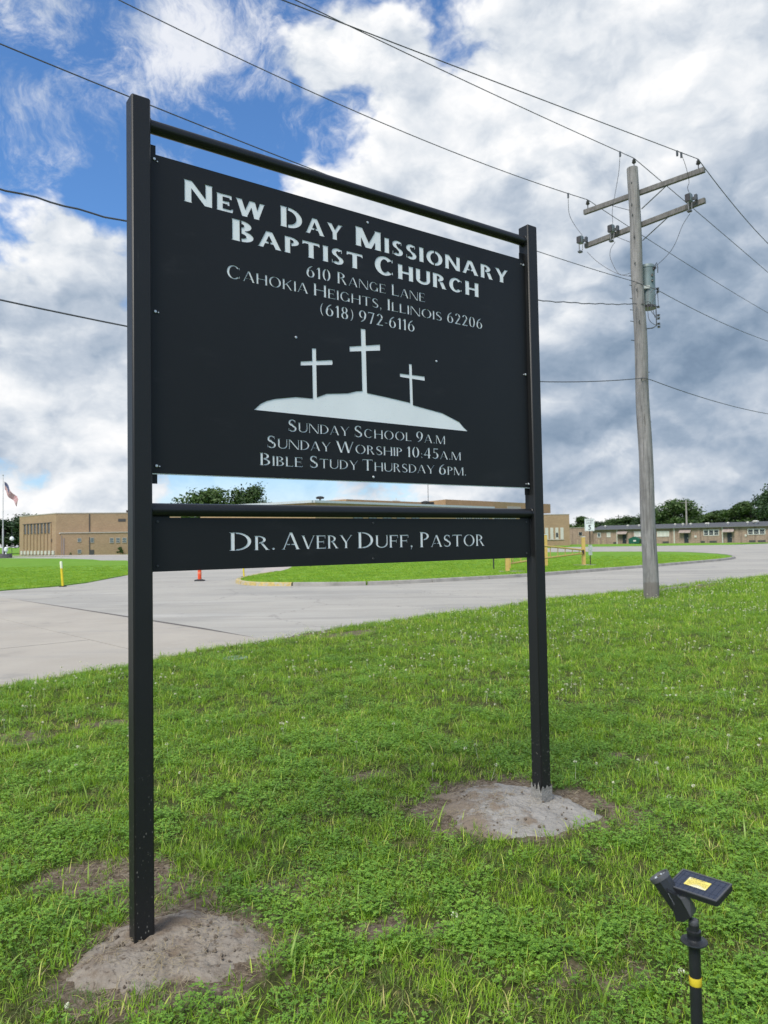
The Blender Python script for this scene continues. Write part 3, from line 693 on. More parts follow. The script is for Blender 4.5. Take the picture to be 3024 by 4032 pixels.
# mud and cement that caked the foot of the right post
mbk = MB(); n_ = 40; loop = []
x0, x1, y0, y1 = SB - SA - .003, SB + .003, -.003, SA + .003
per4 = [lerp(a, b, k / 10) for a, b in (((x0, y0), (x1, y0)), ((x1, y0), (x1, y1)), ((x1, y1), (x0, y1)), ((x0, y1), (x0, y0))) for k in range(10)]
vs = []
for (x, y) in per4: vs.append((x, y, .0))
for k, (x, y) in enumerate(per4): vs.append((x, y, .205 + .014 * math.sin(k * 1.9) + .012 * math.sin(k * 4.3) + .008 * math.sin(k * 7.7)))
mbk.add(vs, [(k, (k + 1) % n_, n_ + (k + 1) % n_, n_ + k) for k in range(n_)]).build('caked_cement', M_mound2, sign)

# ------------------------------------------------------------------ mounds
def mound(name, cx, cy, rx, ry, H_, zb, material, label, seed, off=(0, 0), pw=.62):
    nr, na = 80, 200; X = np.zeros((nr + 1, na + 1)); Y = X.copy(); Z = X.copy()
    for i in range(nr + 1):
        r = i / nr
        for j in range(na + 1):
            a = 2 * math.pi * (j % na) / na
            rr = r * (1 + .10 * math.sin(2 * a + seed) + .07 * math.sin(3 * a + 2 * seed) + .045 * math.sin(7 * a + seed) + .02 * math.sin(13 * a))
            x = cx + rx * rr * math.cos(a) + off[0] * (1 - r); y = cy + ry * rr * math.sin(a) + off[1] * (1 - r)
            X[i, j] = x; Y[i, j] = y
            Z[i, j] = zb + H_ * (max(0, 1 - r ** 2.3)) ** pw - .03 * (r > .97)
    from mathutils import noise as mn
    for i in range(nr + 1):
        for j in range(na + 1):
            p_ = Vector((X[i, j], Y[i, j], seed)); e_ = min(1, (nr - i) / 4)
            Z[i, j] += e_ * (.016 * mn.fractal(p_ * 6, 1.0, 2.0, 3) + .0065 * mn.fractal(p_ * 30, .8, 2.1, 4) + .004 * abs(mn.noise(p_ * 55)))
    o = grid_mesh(name, X, Y, Z, material); o.data.flip_normals(); return tag(o, label, 'footing')
mound('concrete_footing', -0.86, 3.0, .36, .345, .058, .018, M_mound, 'brown mud covered concrete mound at the foot of the left sign post', 1.3)
mound('concrete_footing', 0.71, 4.36, .52, .445, .095, .038, M_mound2, 'pale grey concrete mound at the foot of the right sign post', 4.1)

# ------------------------------------------------------------------ vegetation
def leaf_mat(name, stops, trans=.35, rough=.55, patch=None):
    M = bpy.data.materials.new(name); M.use_nodes = True; q = NT(M.node_tree); q.n.clear()
    o = q.n.new('ShaderNodeOutputMaterial'); oi = q.n.new('ShaderNodeObjectInfo')
    at = q.n.new('ShaderNodeAttribute'); at.attribute_name = 'tint'
    v = q.n.new('ShaderNodeNewGeometry').outputs['Position']
    nz = q.noise(v, .55, 4, .6)
    f = q.math('ADD', q.math('MULTIPLY', at.outputs['Fac'], .45), q.math('ADD', q.math('MULTIPLY', oi.outputs['Random'], .22), q.math('MULTIPLY', nz, .60)))
    f = q.math('SUBTRACT', f, .13)
    c = q.ramp(f, stops)
    b = q.n.new('ShaderNodeBsdfPrincipled'); q.link(c, b.inputs['Base Color']); b.inputs['Roughness'].default_value = rough; b.inputs['Specular IOR Level'].default_value = .35
    tr = q.n.new('ShaderNodeBsdfTranslucent'); q.link(q.mix(1.0, c, (1.35, 1.3, .55), 'MULTIPLY'), tr.inputs[0])
    mx_ = q.n.new('ShaderNodeMixShader'); mx_.inputs[0].default_value = trans; q.link(b.outputs[0], mx_.inputs[1]); q.link(tr.outputs[0], mx_.inputs[2]); q.link(mx_.outputs[0], o.inputs[0])
    return M
M_grass = leaf_mat('grass blade', [(.10, (0.095, 0.183, 0.018)), (.38, (0.188, 0.335, 0.028)), (.62, (0.309, 0.500, 0.042)), (.86, (0.472, 0.600, 0.085)), (1.0, (0.581, 0.511, 0.200))])
M_dgrass = leaf_mat('dark grass blade', [(.10, (0.055, 0.122, 0.024)), (.5, (0.108, 0.220, 0.040)), (.85, (0.176, 0.302, 0.060))])
M_olive = leaf_mat('olive grass blade', [(.10, (0.090, 0.134, 0.036)), (.5, (0.175, 0.241, 0.063)), (.85, (0.280, 0.336, 0.104)), (1.0, (0.400, 0.381, 0.171))])
M_clover = leaf_mat('clover leaf', [(.10, (0.083, 0.187, 0.024)), (.45, (0.154, 0.308, 0.040)), (.75, (0.244, 0.428, 0.055)), (1.0, (0.368, 0.530, 0.090))], .3, .5)
M_weed = leaf_mat('broad blade', [(.10, (.15, .26, .035)), (.5, (.24, .37, .060)), (.9, (.34, .47, .11))], .4, .45)
M_straw = leaf_mat('dry straw', [(.1, (.20, .155, .085)), (.6, (.36, .30, .19)), (1, (.50, .44, .31))], .2, .7)
M_flower = leaf_mat('clover blossom', [(.1, (.55, .56, .42)), (.6, (.74, .74, .64)), (1, (.80, .75, .70))], .3, .7)

class Soup:
    def __init__(s): s.v = []; s.f = []; s.t = []
    def blade(s, x, y, z, az, L, w, lean, curl, tint, seg=3, fold=0.0, roll=0.0):
        dx, dy = math.cos(az), math.sin(az); px, py = -dy, dx
        b = len(s.v); a = math.pi / 2 - lean; X, Z = 0.0, z; st_ = L / seg
        for k in range(seg + 1):
            f_ = k / seg; ww = w * (1 - f_ ** 1.8) * (.75 + .6 * f_ * (1 - f_) * 2) * .5
            cx, cy = x + dx * X, y + dy * X
            if k < seg: s.v += [(cx - px * ww, cy - py * ww, Z), (cx + px * ww, cy + py * ww, Z)]
            else: s.v.append((cx, cy, Z))
            X += math.cos(a) * st_; Z += math.sin(a) * st_; a -= curl / seg
            Z = max(Z, z + .002)
        for k in range(seg - 1): s.f.append((b + 2 * k, b + 2 * k + 1, b + 2 * k + 3, b + 2 * k + 2))
        s.f.append((b + 2 * (seg - 1), b + 2 * (seg - 1) + 1, b + 2 * seg)); s.t += [tint] * (2 * seg + 1)
    def leaflet(s, c, az, r, tilt, tint):
        c = Vector(c); d_ = Vector((math.cos(az), math.sin(az), tilt)); p_ = Vector((-math.sin(az), math.cos(az), 0)); b = len(s.v)
        s.v += [tuple(c), tuple(c + d_ * r * .55 + p_ * r * .50 + Vector((0, 0, r * .12))), tuple(c + d_ * r * 1.0 + p_ * r * .34 + Vector((0, 0, r * .10))), tuple(c + d_ * r * .97), tuple(c + d_ * r * 1.0 - p_ * r * .34 + Vector((0, 0, r * .10))), tuple(c + d_ * r * .55 - p_ * r * .50 + Vector((0, 0, r * .12)))]
        s.f += [(b, b + 5, b + 4, b + 3), (b, b + 3, b + 2, b + 1)]; s.t += [tint] * 6
    def mesh(s, name, m_):
        me = bpy.data.meshes.new(name); me.from_pydata(s.v, [], s.f); me.materials.append(m_)
        a = me.attributes.new('tint', 'FLOAT', 'POINT'); a.data.foreach_set('value', s.t); return me
U = random.uniform
def grass_tuft(n, rad, L0, L1, w0, w1, m_, lean=.75, dry=.09):
    s = Soup()
    for _ in range(n):
        r = rad * math.sqrt(U(0, 1)); a = U(0, 6.283); L = U(L0, L1)
        t_ = U(0, .75) if U(0, 1) > dry else 1.35
        s.blade(r * math.cos(a), r * math.sin(a), -.006, U(0, 6.283), L, U(w0, w1), abs(random.gauss(.15, lean * .6)), U(.2, 1.5), t_)
    return s.mesh('grass_tuft', m_)
def clover_patch(n, rad, r0, r1):
    s = Soup()
    for _ in range(n):
        r = rad * math.sqrt(U(0, 1)); a = U(0, 6.283); x, y = r * math.cos(a), r * math.sin(a); h = U(.022, .062); t_ = U(0, 1); az = U(0, 6.283); R0 = U(r0, r1)
        s.blade(x - .01 * math.cos(az), y - .01 * math.sin(az), -.004, az, h * 1.02, .0016, .2, .0, t_ * .5, 2)
        tl = U(-.35, .35)
        for k in range(3): s.leaflet((x, y, h), az + k * 2.094, R0, tl * math.cos(k * 2.094 + az) + U(-.1, .25), t_ + U(-.1, .1))
    return s.mesh('clover_patch', M_clover)
def rosette(n, L0, L1, w0, w1, lean0=.5, lean1=1.25):
    s = Soup()
    for k in range(n): s.blade(U(-.008, .008), U(-.008, .008), -.004, k * 6.283 / n + U(-.5, .5), U(L0, L1), U(w0, w1), U(lean0, lean1), U(.3, 1.1), U(.1, 1), 5)
    return s.mesh('weed', M_weed)
def blossom():
    s = Soup(); h = U(.065, .115); az = U(0, 6.283)
    s.blade(0, 0, 0, az, h, .0022, .1, .1, .2, 3)
    cx, cy = .008 * math.cos(az), .008 * math.sin(az)
    for k in range(38):
        u_ = U(-.55, 1); a = U(0, 6.283); rr = math.sqrt(1 - u_ * u_); d_ = Vector((rr * math.cos(a), rr * math.sin(a), u_)); c = Vector((cx, cy, h)) + d_ * .0065
        p_ = d_.orthogonal().normalized(); q_ = d_.cross(p_); b = len(s.v)
        s.v += [tuple(c - p_ * .0022), tuple(c + q_ * .0022 + d_ * .002), tuple(c + p_ * .0022 + d_ * .0052), tuple(c - q_ * .0022 + d_ * .002)]; s.f.append((b, b + 1, b + 2, b + 3)); s.t += [U(.2, .9) if u_ > -.2 else .0] * 4
    me = s.mesh('blossom', M_flower); return me
def straw():
    s = Soup()
    for _ in range(7): s.blade(U(-.05, .05), U(-.05, .05), U(.001, .006), U(0, 6.283), U(.02, .07), U(.0014, .003), U(1.35, 1.52), U(-.2, .2), U(0, 1), 2)
    return s.mesh('straw', M_straw)

def scatter_object(name, label, cat, meshes, pts, rots, scl, idx):
    """points plus geometry nodes that instance the meshes on them"""
    me = bpy.data.meshes.new(name); n = len(pts)
    me.vertices.add(n); me.vertices.foreach_set('co', np.asarray(pts, np.float32).ravel())
    a = me.attributes.new('rot', 'FLOAT_VECTOR', 'POINT'); a.data.foreach_set('vector', np.asarray(rots, np.float32).ravel())
    a = me.attributes.new('scl', 'FLOAT', 'POINT'); a.data.foreach_set('value', np.asarray(scl, np.float32))
    a = me.attributes.new('idx', 'INT', 'POINT'); a.data.foreach_set('value', np.asarray(idx, np.int32))
    for m_ in {mm.materials[0].name: mm.materials[0] for mm in meshes}.values(): me.materials.append(m_)
    o = bpy.data.objects.new(name, me); COL.objects.link(o); tag(o, label, cat, kind='stuff')
    ng = bpy.data.node_groups.new(name + ' scatter', 'GeometryNodeTree')
    ng.interface.new_socket('Geometry', in_out='INPUT', socket_type='NodeSocketGeometry'); ng.interface.new_socket('Geometry', in_out='OUTPUT', socket_type='NodeSocketGeometry')
    N_ = ng.nodes; L_ = ng.links; gi = N_.new('NodeGroupInput'); go = N_.new('NodeGroupOutput')
    jn = N_.new('GeometryNodeJoinGeometry')
    for mm in reversed(meshes):
        src = bpy.data.objects.new(mm.name, mm); src['kind'] = 'stuff'
        oi = N_.new('GeometryNodeObjectInfo'); oi.inputs['Object'].default_value = src; oi.inputs['As Instance'].default_value = False
        g2 = N_.new('GeometryNodeGeometryToInstance'); L_.new(oi.outputs['Geometry'], g2.inputs[0]); L_.new(g2.outputs[0], jn.inputs[0])
    ip = N_.new('GeometryNodeInstanceOnPoints'); L_.new(gi.outputs[0], ip.inputs['Points']); L_.new(jn.outputs[0], ip.inputs['Instance'])
    ip.inputs['Pick Instance'].default_value = True
    def na(nm, typ):
        q_ = N_.new('GeometryNodeInputNamedAttribute'); q_.data_type = typ; q_.inputs[0].default_value = nm; return q_.outputs[0]
    L_.new(na('idx', 'INT'), ip.inputs['Instance Index']); L_.new(na('scl', 'FLOAT'), ip.inputs['Scale'])
    er = N_.new('FunctionNodeEulerToRotation'); L_.new(na('rot', 'FLOAT_VECTOR'), er.inputs[0]); L_.new(er.outputs[0], ip.inputs['Rotation'])
    L_.new(ip.outputs[0], go.inputs[0])
    md = o.modifiers.new('scatter', 'NODES'); md.node_group = ng
    return o
def in_mounds(x, y, grow=1.0):
    r = np.zeros_like(x, bool)
    for cx, cy, rx, ry in ((-.86, 3.0, .36, .345), (.71, 4.36, .52, .445)):
        a = np.arctan2((y - cy) / ry, (x - cx) / rx); sd_ = 1.3 if cx < 0 else 4.1
        k = (1 + .10 * np.sin(2 * a + sd_) + .07 * np.sin(3 * a + 2 * sd_) + .045 * np.sin(7 * a + sd_) + .02 * np.sin(13 * a)) * grow
        r |= ((x - cx) / (rx * k)) ** 2 + ((y - cy) / (ry * k)) ** 2 < 1
    return r
RINGS = [(.6, 4.2), (4.2, 7), (7, 11), (11, 17), (17, 26), (26, 42)]
def sample(dens_per_ring, mask_fn=None, bare_k=1.0, grow=.86, clump=None):
    out_ = []
    for (r0, r1), dn in zip(RINGS, dens_per_ring):
        if dn <= 0: continue
        x0, x1 = -.85 * r1 - 1.0, .85 * r1 + 1.2
        n = int(dn * (x1 - x0) * (r1 - r0 * .4)); x = rng.uniform(x0, x1, n); y = rng.uniform(r0 * .4, r1, n)
        d_ = np.hypot(x, y); ok = (d_ >= r0) & (d_ < r1) & (y > .5) & (np.abs(x) < .66 * y + 1.2) & (y < edge_y(x) + .02)
        if clump: ok &= rng.uniform(0, 1, n) < np.clip(clump(x, y), 0, 1)
        b = bare(x, y); ok &= rng.uniform(0, 1, n) > b * bare_k
        ok &= ~in_mounds(x, y, grow * rng.choice([.92, 1.0, 1.06, 1.12], n))
        out_.append(np.stack([x[ok], y[ok], np.full(ok.sum(), d_[ok].mean() if ok.any() else 0)], 1))
    o = np.concatenate(out_); z = ground_h(o[:, 0], o[:, 1])
    return o[:, 0], o[:, 1], z, np.hypot(o[:, 0], o[:, 1])
def add_scatter(name, label, cat, meshes, smp, s0, s1, grow_far, zoff=0.0, flat=0.12):
    x, y, z, d_ = smp; n = len(x)
    sc_ = rng.uniform(s0, s1, n) * (1 + grow_far * np.clip((d_ - 5) / 20, 0, 1.2))
    rot = np.stack([rng.normal(0, flat, n), rng.normal(0, flat, n), rng.uniform(0, 6.283, n)], 1)
    return scatter_object(name, label, cat, meshes, np.stack([x, y, z + zoff], 1), rot, sc_, rng.integers(0, len(meshes), n))
patchn = lambda x, y: .5 + .9 * vnoise(x * .9, y * .9, 7)
add_scatter('grass', 'short green lawn grass around the sign', 'grass',
            [grass_tuft(34, .055, .018, .052, .0022, .0046, M_grass, 1.0) for _ in range(5)] + [grass_tuft(20, .045, .035, .085, .0028, .0058, M_grass, 1.1) for _ in range(2)] + [grass_tuft(42, .05, .025, .065, .0014, .0026, M_dgrass, 1.1, 0) for _ in range(1)] + [grass_tuft(26, .05, .02, .05, .002, .004, M_grass, 1.3, .6)] + [grass_tuft(16, .06, .04, .10, .003, .0065, M_grass, 2.2, .15)] * 2 + [grass_tuft(22, .05, .025, .07, .0018, .0035, M_olive, 1.8, .25) for _ in range(2)],
            sample([560, 400, 230, 125, 70, 26], None, .93), .75, 1.2, 1.3)
add_scatter('clover', 'low patches of clover leaves in the lawn', 'clover', [clover_patch(20, .065, .0065, .0110) for _ in range(5)],
            sample([330, 230, 110, 40, 8, 0], None, .97, 1.0, lambda x, y: .10 + 1.1 * np.clip(vnoise(x * 2.1, y * 2.1, 9) * 2.2 + .5, 0, 1)), .6, 1.1, .6)
add_scatter('broad_weeds', 'light green broad bladed weeds in the lawn', 'weeds', [rosette(random.choice((5, 6, 8)), .05, .12, .007, .014) for _ in range(4)] + [rosette(4, .08, .16, .006, .010, .1, .7) for _ in range(2)],
            sample([24, 20, 11, 5, 2, 0], None, .8, 1.02), .65, 1.15, .3)
add_scatter('clover_blossoms', 'small white clover blossoms dotted over the lawn', 'flowers', [blossom() for _ in range(4)],
            sample([2.5, 7, 17, 24, 18, 7], None, .8, 1.0, lambda x, y: .12 + 1.2 * np.clip(vnoise(x * .7, y * .8, 12) + .1, 0, 1)), .85, 1.25, .35, 0.0)
def mound_z(x, y):
    z = ground_h(x, y)
    for cx, cy, rx, ry, H_, zb, sd_ in ((-.86, 3.0, .36, .345, .058, .018, 1.3), (.71, 4.36, .52, .445, .095, .038, 4.1)):
        a = np.arctan2((y - cy) / ry, (x - cx) / rx); k = 1 + .10 * np.sin(2 * a + sd_) + .07 * np.sin(3 * a + 2 * sd_) + .045 * np.sin(7 * a + sd_) + .02 * np.sin(13 * a)
        r = np.sqrt(((x - cx) / rx) ** 2 + ((y - cy) / ry) ** 2) / k
        z = np.maximum(z, zb + H_ * np.clip(1 - r ** 2.3, 0, 1) ** .62)
    return z
def clod():
    s = Soup(); b = 0
    for h_, rr in ((0, .8), (.5, 1.0), (.95, .55)):
        for k in range(6): a = k * 1.047 + U(-.25, .25); r = rr * U(.75, 1.2) * .008; s.v.append((r * math.cos(a), r * math.sin(a), h_ * .009 * U(.8, 1.2) - .002)); s.t.append(U(0, 1))
    for i in range(2):
        for k in range(6): s.f.append((i * 6 + k, i * 6 + (k + 1) % 6, i * 6 + 6 + (k + 1) % 6, i * 6 + 6 + k))
    s.f.append((12, 13, 14, 15, 16, 17)); return s.mesh('clod', M_clod)
M_clod = leaf_mat('soil crumbs', [(.1, (.060, .045, .033)), (.55, (.14, .112, .085)), (1, (.25, .215, .175))], .0, .95)
cx_ = rng.uniform(-2.4, 2.4, 16000); cy_ = rng.uniform(2.2, 6.2, 16000); cb = bare(cx_, cy_); cm = in_mounds(cx_, cy_, .97)
ok = rng.uniform(0, 1, 16000) < np.where(cm, np.where(cx_ < .62, .40, .14) * (.25 + 1.5 * (vnoise(cx_ * 7, cy_ * 7, 21) > .0)), cb * .55)
cx_, cy_ = cx_[ok], cy_[ok]
add_scatter('soil_crumbs', 'crumbs of dried soil on the bare patches and mounds', 'soil', [clod() for _ in range(5)], (cx_, cy_, mound_z(cx_, cy_) - .001, np.hypot(cx_, cy_)), .25, 1.25, 0, 0, .3)
# dry clippings lie on bare ground and mounds
xx = rng.uniform(-2.4, 2.4, 5200); yy = rng.uniform(2.2, 6.2, 5200); bb = bare(xx, yy); mm_ = in_mounds(xx, yy, .97); ok = ((rng.uniform(0, 1, 5200) < bb * .9) & ~mm_) | (rng.uniform(0, 1, 5200) < np.where(mm_, np.where(xx < .7, .75, .3), .14 * (yy < 4.6)))
xx, yy = xx[ok], yy[ok]
add_scatter('straw', 'dry grass clippings lying on the bare soil', 'straw', [straw() for _ in range(4)], (xx, yy, mound_z(xx, yy) + .003, np.hypot(xx, yy)), .6, 1.3, 0, 0, .1)
# grass of the far lawns
def in_poly(x, y, poly):
    c = np.zeros_like(x, bool); n = len(poly); j = n - 1
    for i in range(n):
        xi, yi = poly[i]; xj, yj = poly[j]
        c ^= ((yi > y) != (yj > y)) & (x < (xj - xi) * (y - yi) / (yj - yi + 1e-12) + xi); j = i
    return c
fx = rng.uniform(-34, 24, 60000); fy = rng.uniform(25, 60, 60000)
fi = in_poly(fx, fy, ISLs); fl = in_poly(fx, fy, LL); ok = (fi | fl) & (rng.uniform(0, 1, 60000) < np.clip(1.35 - fy / 48, .1, 1)) & (np.abs(fx) < .62 * fy + 2)
fx, fy, fi = fx[ok], fy[ok], fi[ok]
add_scatter('far_grass', 'mown grass of the lawns beyond the road', 'grass', [grass_tuft(46, .13, .03, .07, .005, .011, M_grass, .9) for _ in range(3)],
            (fx, fy, np.where(fi, .108, .033), np.full(len(fx), 5.0)), .9, 1.5, 0, 0)
# gravel where the lawn meets the road near the pole
gm = MB()
for _ in range(1500):
    x = U(-2.2, 12); y = float(edge_y(np.array([x]))[0]) - abs(random.gauss(0, .22)); 
    if x > 7.6: y = y - U(0, .9) * (1 if x < 11.5 else 0)
    if U(0, 1) > (1.0 if (7.8 < x < 11.5) else .35): continue
    r = U(.012, .034); z = float(ground_h(np.array([x]), np.array([y]))[0])
    vs = [(x + r * U(.6, 1.1) * math.cos(a), y + r * U(.6, 1.1) * math.sin(a), z + h_ * r) for h_ in (0, .6) for a in (0, 1.25, 2.5, 3.8, 5.0)]
    gm.add(vs, [(5, 6, 7, 8, 9), (0, 1, 6, 5), (1, 2, 7, 6), (2, 3, 8, 7), (3, 4, 9, 8), (4, 0, 5, 9)])
tag(gm.build('gravel', mat('pale gravel', (.42, .40, .37), .9, 0, .35, 20)), 'pale gravel spilled along the edge of the road', 'gravel', kind='stuff')

# ------------------------------------------------------------------ pavement pieces near by
t_ = tag(MB().lathe([(.17, 0), (.17, .03), (.165, .036), (.15, .030), (.02, .028)], 28).build('valve_cover', mat('weathered green iron', (.20, .27, .22), .6, .3, .3, 14), smooth=True), 'round greenish utility cover set flat in the lawn near the concrete', 'cover')
t_.location = (-2.10, 10.35, .03)

# ------------------------------------------------------------------ solar spot light
M_plast = mat('black plastic', (.017, .019, .022), .38, 0, .1, 20, bump=.0001, bscale=600)
M_plastg = mat('dark grey plastic', (.075, .078, .085), .42, 0, .08, 20)
M_cell = mat('solar cells', (.012, .020, .045), .22, 0, .15, 60, spec=.8)
M_line = mat('silver grid lines', (.035, .048, .085), .35, .4)
M_lab = mat('yellow sticker', (.80, .68, .16), .55, 0, .05, 40, extra=lambda q, v, c, b: q.mix(q.smooth(q.noise(v, 18, 2, .5), .50, .60), c, (.84, .80, .50)))
M_ink = mat('black print', (.07, .06, .04), .6)
M_refl = mat('chromed reflector', (.75, .78, .80), .18, .9, .05)
M_grill = mat('clear lens', (.55, .60, .62), .08, .2, .05)
spot = thing('solar_spotlight', 'black solar spotlight on a stake with a yellow sticker on its panel', 'light', (.614, 1.533, 0))
def L3(p_): return (p_[0] - .614, p_[1] - 1.533, p_[2])
MB().tube([(0, 0, -.2), (0, 0, .832)], .0116, 22).build('stake', M_plast, spot, smooth=True)
MB().lathe([(.0115, 0), (.0255, .0005), (.0264, .002), (.0258, .004), (.0165, .0055), (.0135, .008), (.0135, .016), (.0142, .017), (.0142, .024), (.0105, .0255), (.0105, .036)], 30, (0, 0, .8255)).build('flange', M_plast, spot, smooth=True)
for ax_ in (.0195, -.0195): MB().lathe([(.0028, 0), (.0028, .0007), (.002, .0009)], 12, (ax_, -.006, .8292)).build('screw_hole', M_ink, spot)
MB().lathe([(.0090, 0), (.0098, .002), (.0098, .009), (.0086, .011), (.004, .0115)], 22, (0, 0, .8600)).build('clamp_knob', M_plastg, spot, smooth=True)
MB().lathe([(.0121, 0), (.0123, .0005), (.0123, .0155), (.0121, .016)], 22, (0, 0, .742)).build('tape', mat('yellow tape', (.66, .52, .03), .5, 0, .12, 90), spot, smooth=True)
rb = Vector(L3((.594, 1.535, .884))); ra = Vector(L3((.556, 1.560, .948)))
axis = (ra - rb).normalized()
MB().tube([Vector((0, 0, .864)), Vector((-.005, .001, .874)), rb + axis * .004], .0040, 12).build('neck', M_plast, spot, smooth=True)
# lamp housing: octagonal, tapered body with a rim and a recessed reflector
def ringp(c, r, n, ph=0.0, sx_=1.0):
    u = axis.orthogonal().normalized(); w = axis.cross(u); return [c + (u * math.cos(ph + 6.2832 * k / n) * sx_ + w * math.sin(ph + 6.2832 * k / n)) * r for k in range(n)]
body = MB(); lv = []
for h_, r in ((-.002, .0135), (0.002, .0165), (.030, .0182), (.062, .0198), (.0725, .0204)):
    lv.append(ringp(rb + axis * h_, r, 8, .39))
vs = [v for l_ in lv for v in l_]; fs = [tuple(range(7, -1, -1))]
for i in range(len(lv) - 1):
    for k in range(8): fs.append((i * 8 + k, i * 8 + (k + 1) % 8, (i + 1) * 8 + (k + 1) % 8, (i + 1) * 8 + k))
body.add(vs, fs); body.build('housing', M_plast, spot)
rim = MB().lathe([(.0185, .0700), (.0206, .0705), (.0214, .0760), (.0210, .0800), (.0188, .0800), (.0182, .0760), (.0182, .0700)], 32, rb, axis).build('lamp_rim', M_plastg, spot, smooth=True)
MB().lathe([(.0181, .0760), (.013, .0740), (.006, .0735), (.0056, .0760), (.0005, .0770)], 24, rb, axis).build('reflector', M_refl, spot)
for k in range(6):
    c = ringp(rb + axis * .0750, .0118, 6, .3)[k]; MB().lathe([(.0031, 0), (.0031, .0012), (.0016, .0024)], 10, c, axis).build('led_lens', M_grill, spot)
MB().lathe([(.0046, .0770), (.0046, .0782), (.002, .0788)], 14, rb, axis).build('centre_cap', M_ink, spot)
# battery case beside the lamp: dark front face, paler side face
F_ = [(.5600, 1.5215, .9335), (.5742, 1.5190, .9262), (.5826, 1.5154, .9199), (.6022, 1.5169, .8832), (.5901, 1.5213, .8717), (.5763, 1.5253, .8714)]
Bk = [(x + .006, y + .026, z - .001) for x, y, z in F_]
FV = [tuple(Vector(L3(p_))) for p_ in F_ + Bk]
MB().add(FV, [(0, 5, 4, 3, 2, 1), (6, 7, 8, 9, 10, 11), (0, 1, 7, 6), (4, 10, 9, 3), (5, 11, 10, 4), (0, 6, 11, 5), (1, 2, 8, 7), (2, 3, 9, 8)]).build('battery_case', M_plast, spot)
S_ = [(.5830, 1.5150, .9200), (.6040, 1.5230, .9215), (.6235, 1.5400, .8890), (.6225, 1.5400, .8820), (.6024, 1.5160, .8830)]
Sb = [(x - .006, y + .012, z - .002) for x, y, z in S_]
SV = [tuple(Vector(L3(p_))) for p_ in S_ + Sb]
MB().add(SV, [(0, 4, 3, 2, 1), (5, 6, 7, 8, 9), (0, 1, 6, 5), (1, 2, 7, 6), (2, 3, 8, 7), (3, 4, 9, 8), (4, 0, 5, 9)]).build('side_cover', M_plastg, spot)
pm = MB()
for k in range(9):
    c0 = Vector(L3((.5600, 1.5200, .9300))).lerp(Vector(L3((.5740, 1.5240, .9030))), k / 9); pm.tube([c0 + Vector((-.0005, -.0012, 0)), c0 + Vector((.0006, -.0012, -.0016))], .00045, 4)
pm.build('printed_text', mat('pale print', (.35, .36, .38), .5), spot)
# the panel, an inclined rounded slab
A_, B_, C_, D_ = (Vector(L3(p_)) for p_ in ((.619, 1.591, .947), (.687, 1.507, .952), (.632, 1.463, .937), (.565, 1.551, .932)))
pc = (A_ + B_ + C_ + D_) / 4; ex = ((B_ - A_) + (C_ - D_)).normalized(); ey = ((A_ - D_) + (B_ - C_)); ey = (ey - ex * ey.dot(ex)).normalized(); ez = ex.cross(ey)
PM = Matrix(((ex.x, ey.x, ez.x, pc.x), (ex.y, ey.y, ez.y, pc.y), (ex.z, ey.z, ez.z, pc.z), (0, 0, 0, 1)))
hx, hy = .0538, .0340
def rrect(w, h, r, n=5):
    o_ = []
    for cx, cy, a0 in ((w - r, h - r, 0), (-w + r, h - r, 90), (-w + r, -h + r, 180), (w - r, -h + r, 270)):
        for k in range(n + 1): a = R_(a0 + 90 * k / n); o_.append((cx + r * math.cos(a), cy + r * math.sin(a)))
    return o_
def put(mb, name, m_, parent=spot, smooth=False):
    o = mb.build(name, m_, parent, smooth); o.matrix_local = PM; return o
put(MB().prism(rrect(hx, hy, .006), -.0105, -.0004), 'solar_panel', M_plast)
put(MB().prism(rrect(hx - .0042, hy - .0042, .003), -.0006, .0002), 'cell_field', M_cell)
fm_ = MB()
fm_.box(-hx + .001, hx - .001, hy - .0040, hy - .0008, -.0005, .0012).box(-hx + .001, hx - .001, -hy + .0008, -hy + .0040, -.0005, .0012).box(-hx + .0008, -hx + .0040, -hy + .004, hy - .004, -.0005, .0012).box(hx - .0040, hx - .0008, -hy + .004, hy - .004, -.0005, .0012)
put(fm_, 'bezel', M_plastg)
gl = MB()
for k in range(-4, 5): gl.box(k * .0108 - .0002, k * .0108 + .0002, -hy + .0042, hy - .0042, .00045, .0006)
for yk in (-.0158, .0158): gl.box(-hx + .0042, hx - .0042, yk - .0002, yk + .0002, .00065, .00075)
put(gl, 'grid_line', M_line)
put(MB().box(-.0265, .0195, -.0125, .0135, .0008, .0011), 'sticker', M_lab)
pr = MB()
P2, A2 = word('IMPORTANT!', dict(V=.2, H=.17, s=0, st=0, g=0), -.0235, .0075, .0086, .0036, small='none', sp=.12)
for p_ in P2: pr.prism(fix(p_), .00115, .00125)
for r_ in range(6):
    x = -.0240; yk = .0052 - r_ * .0029
    while x < .0165:
        w = U(.0012, .0036); pr.box(x, x + w, yk, yk + .0009, .00115, .00125); x += w + .0007
put(pr, 'printed_text', M_ink)

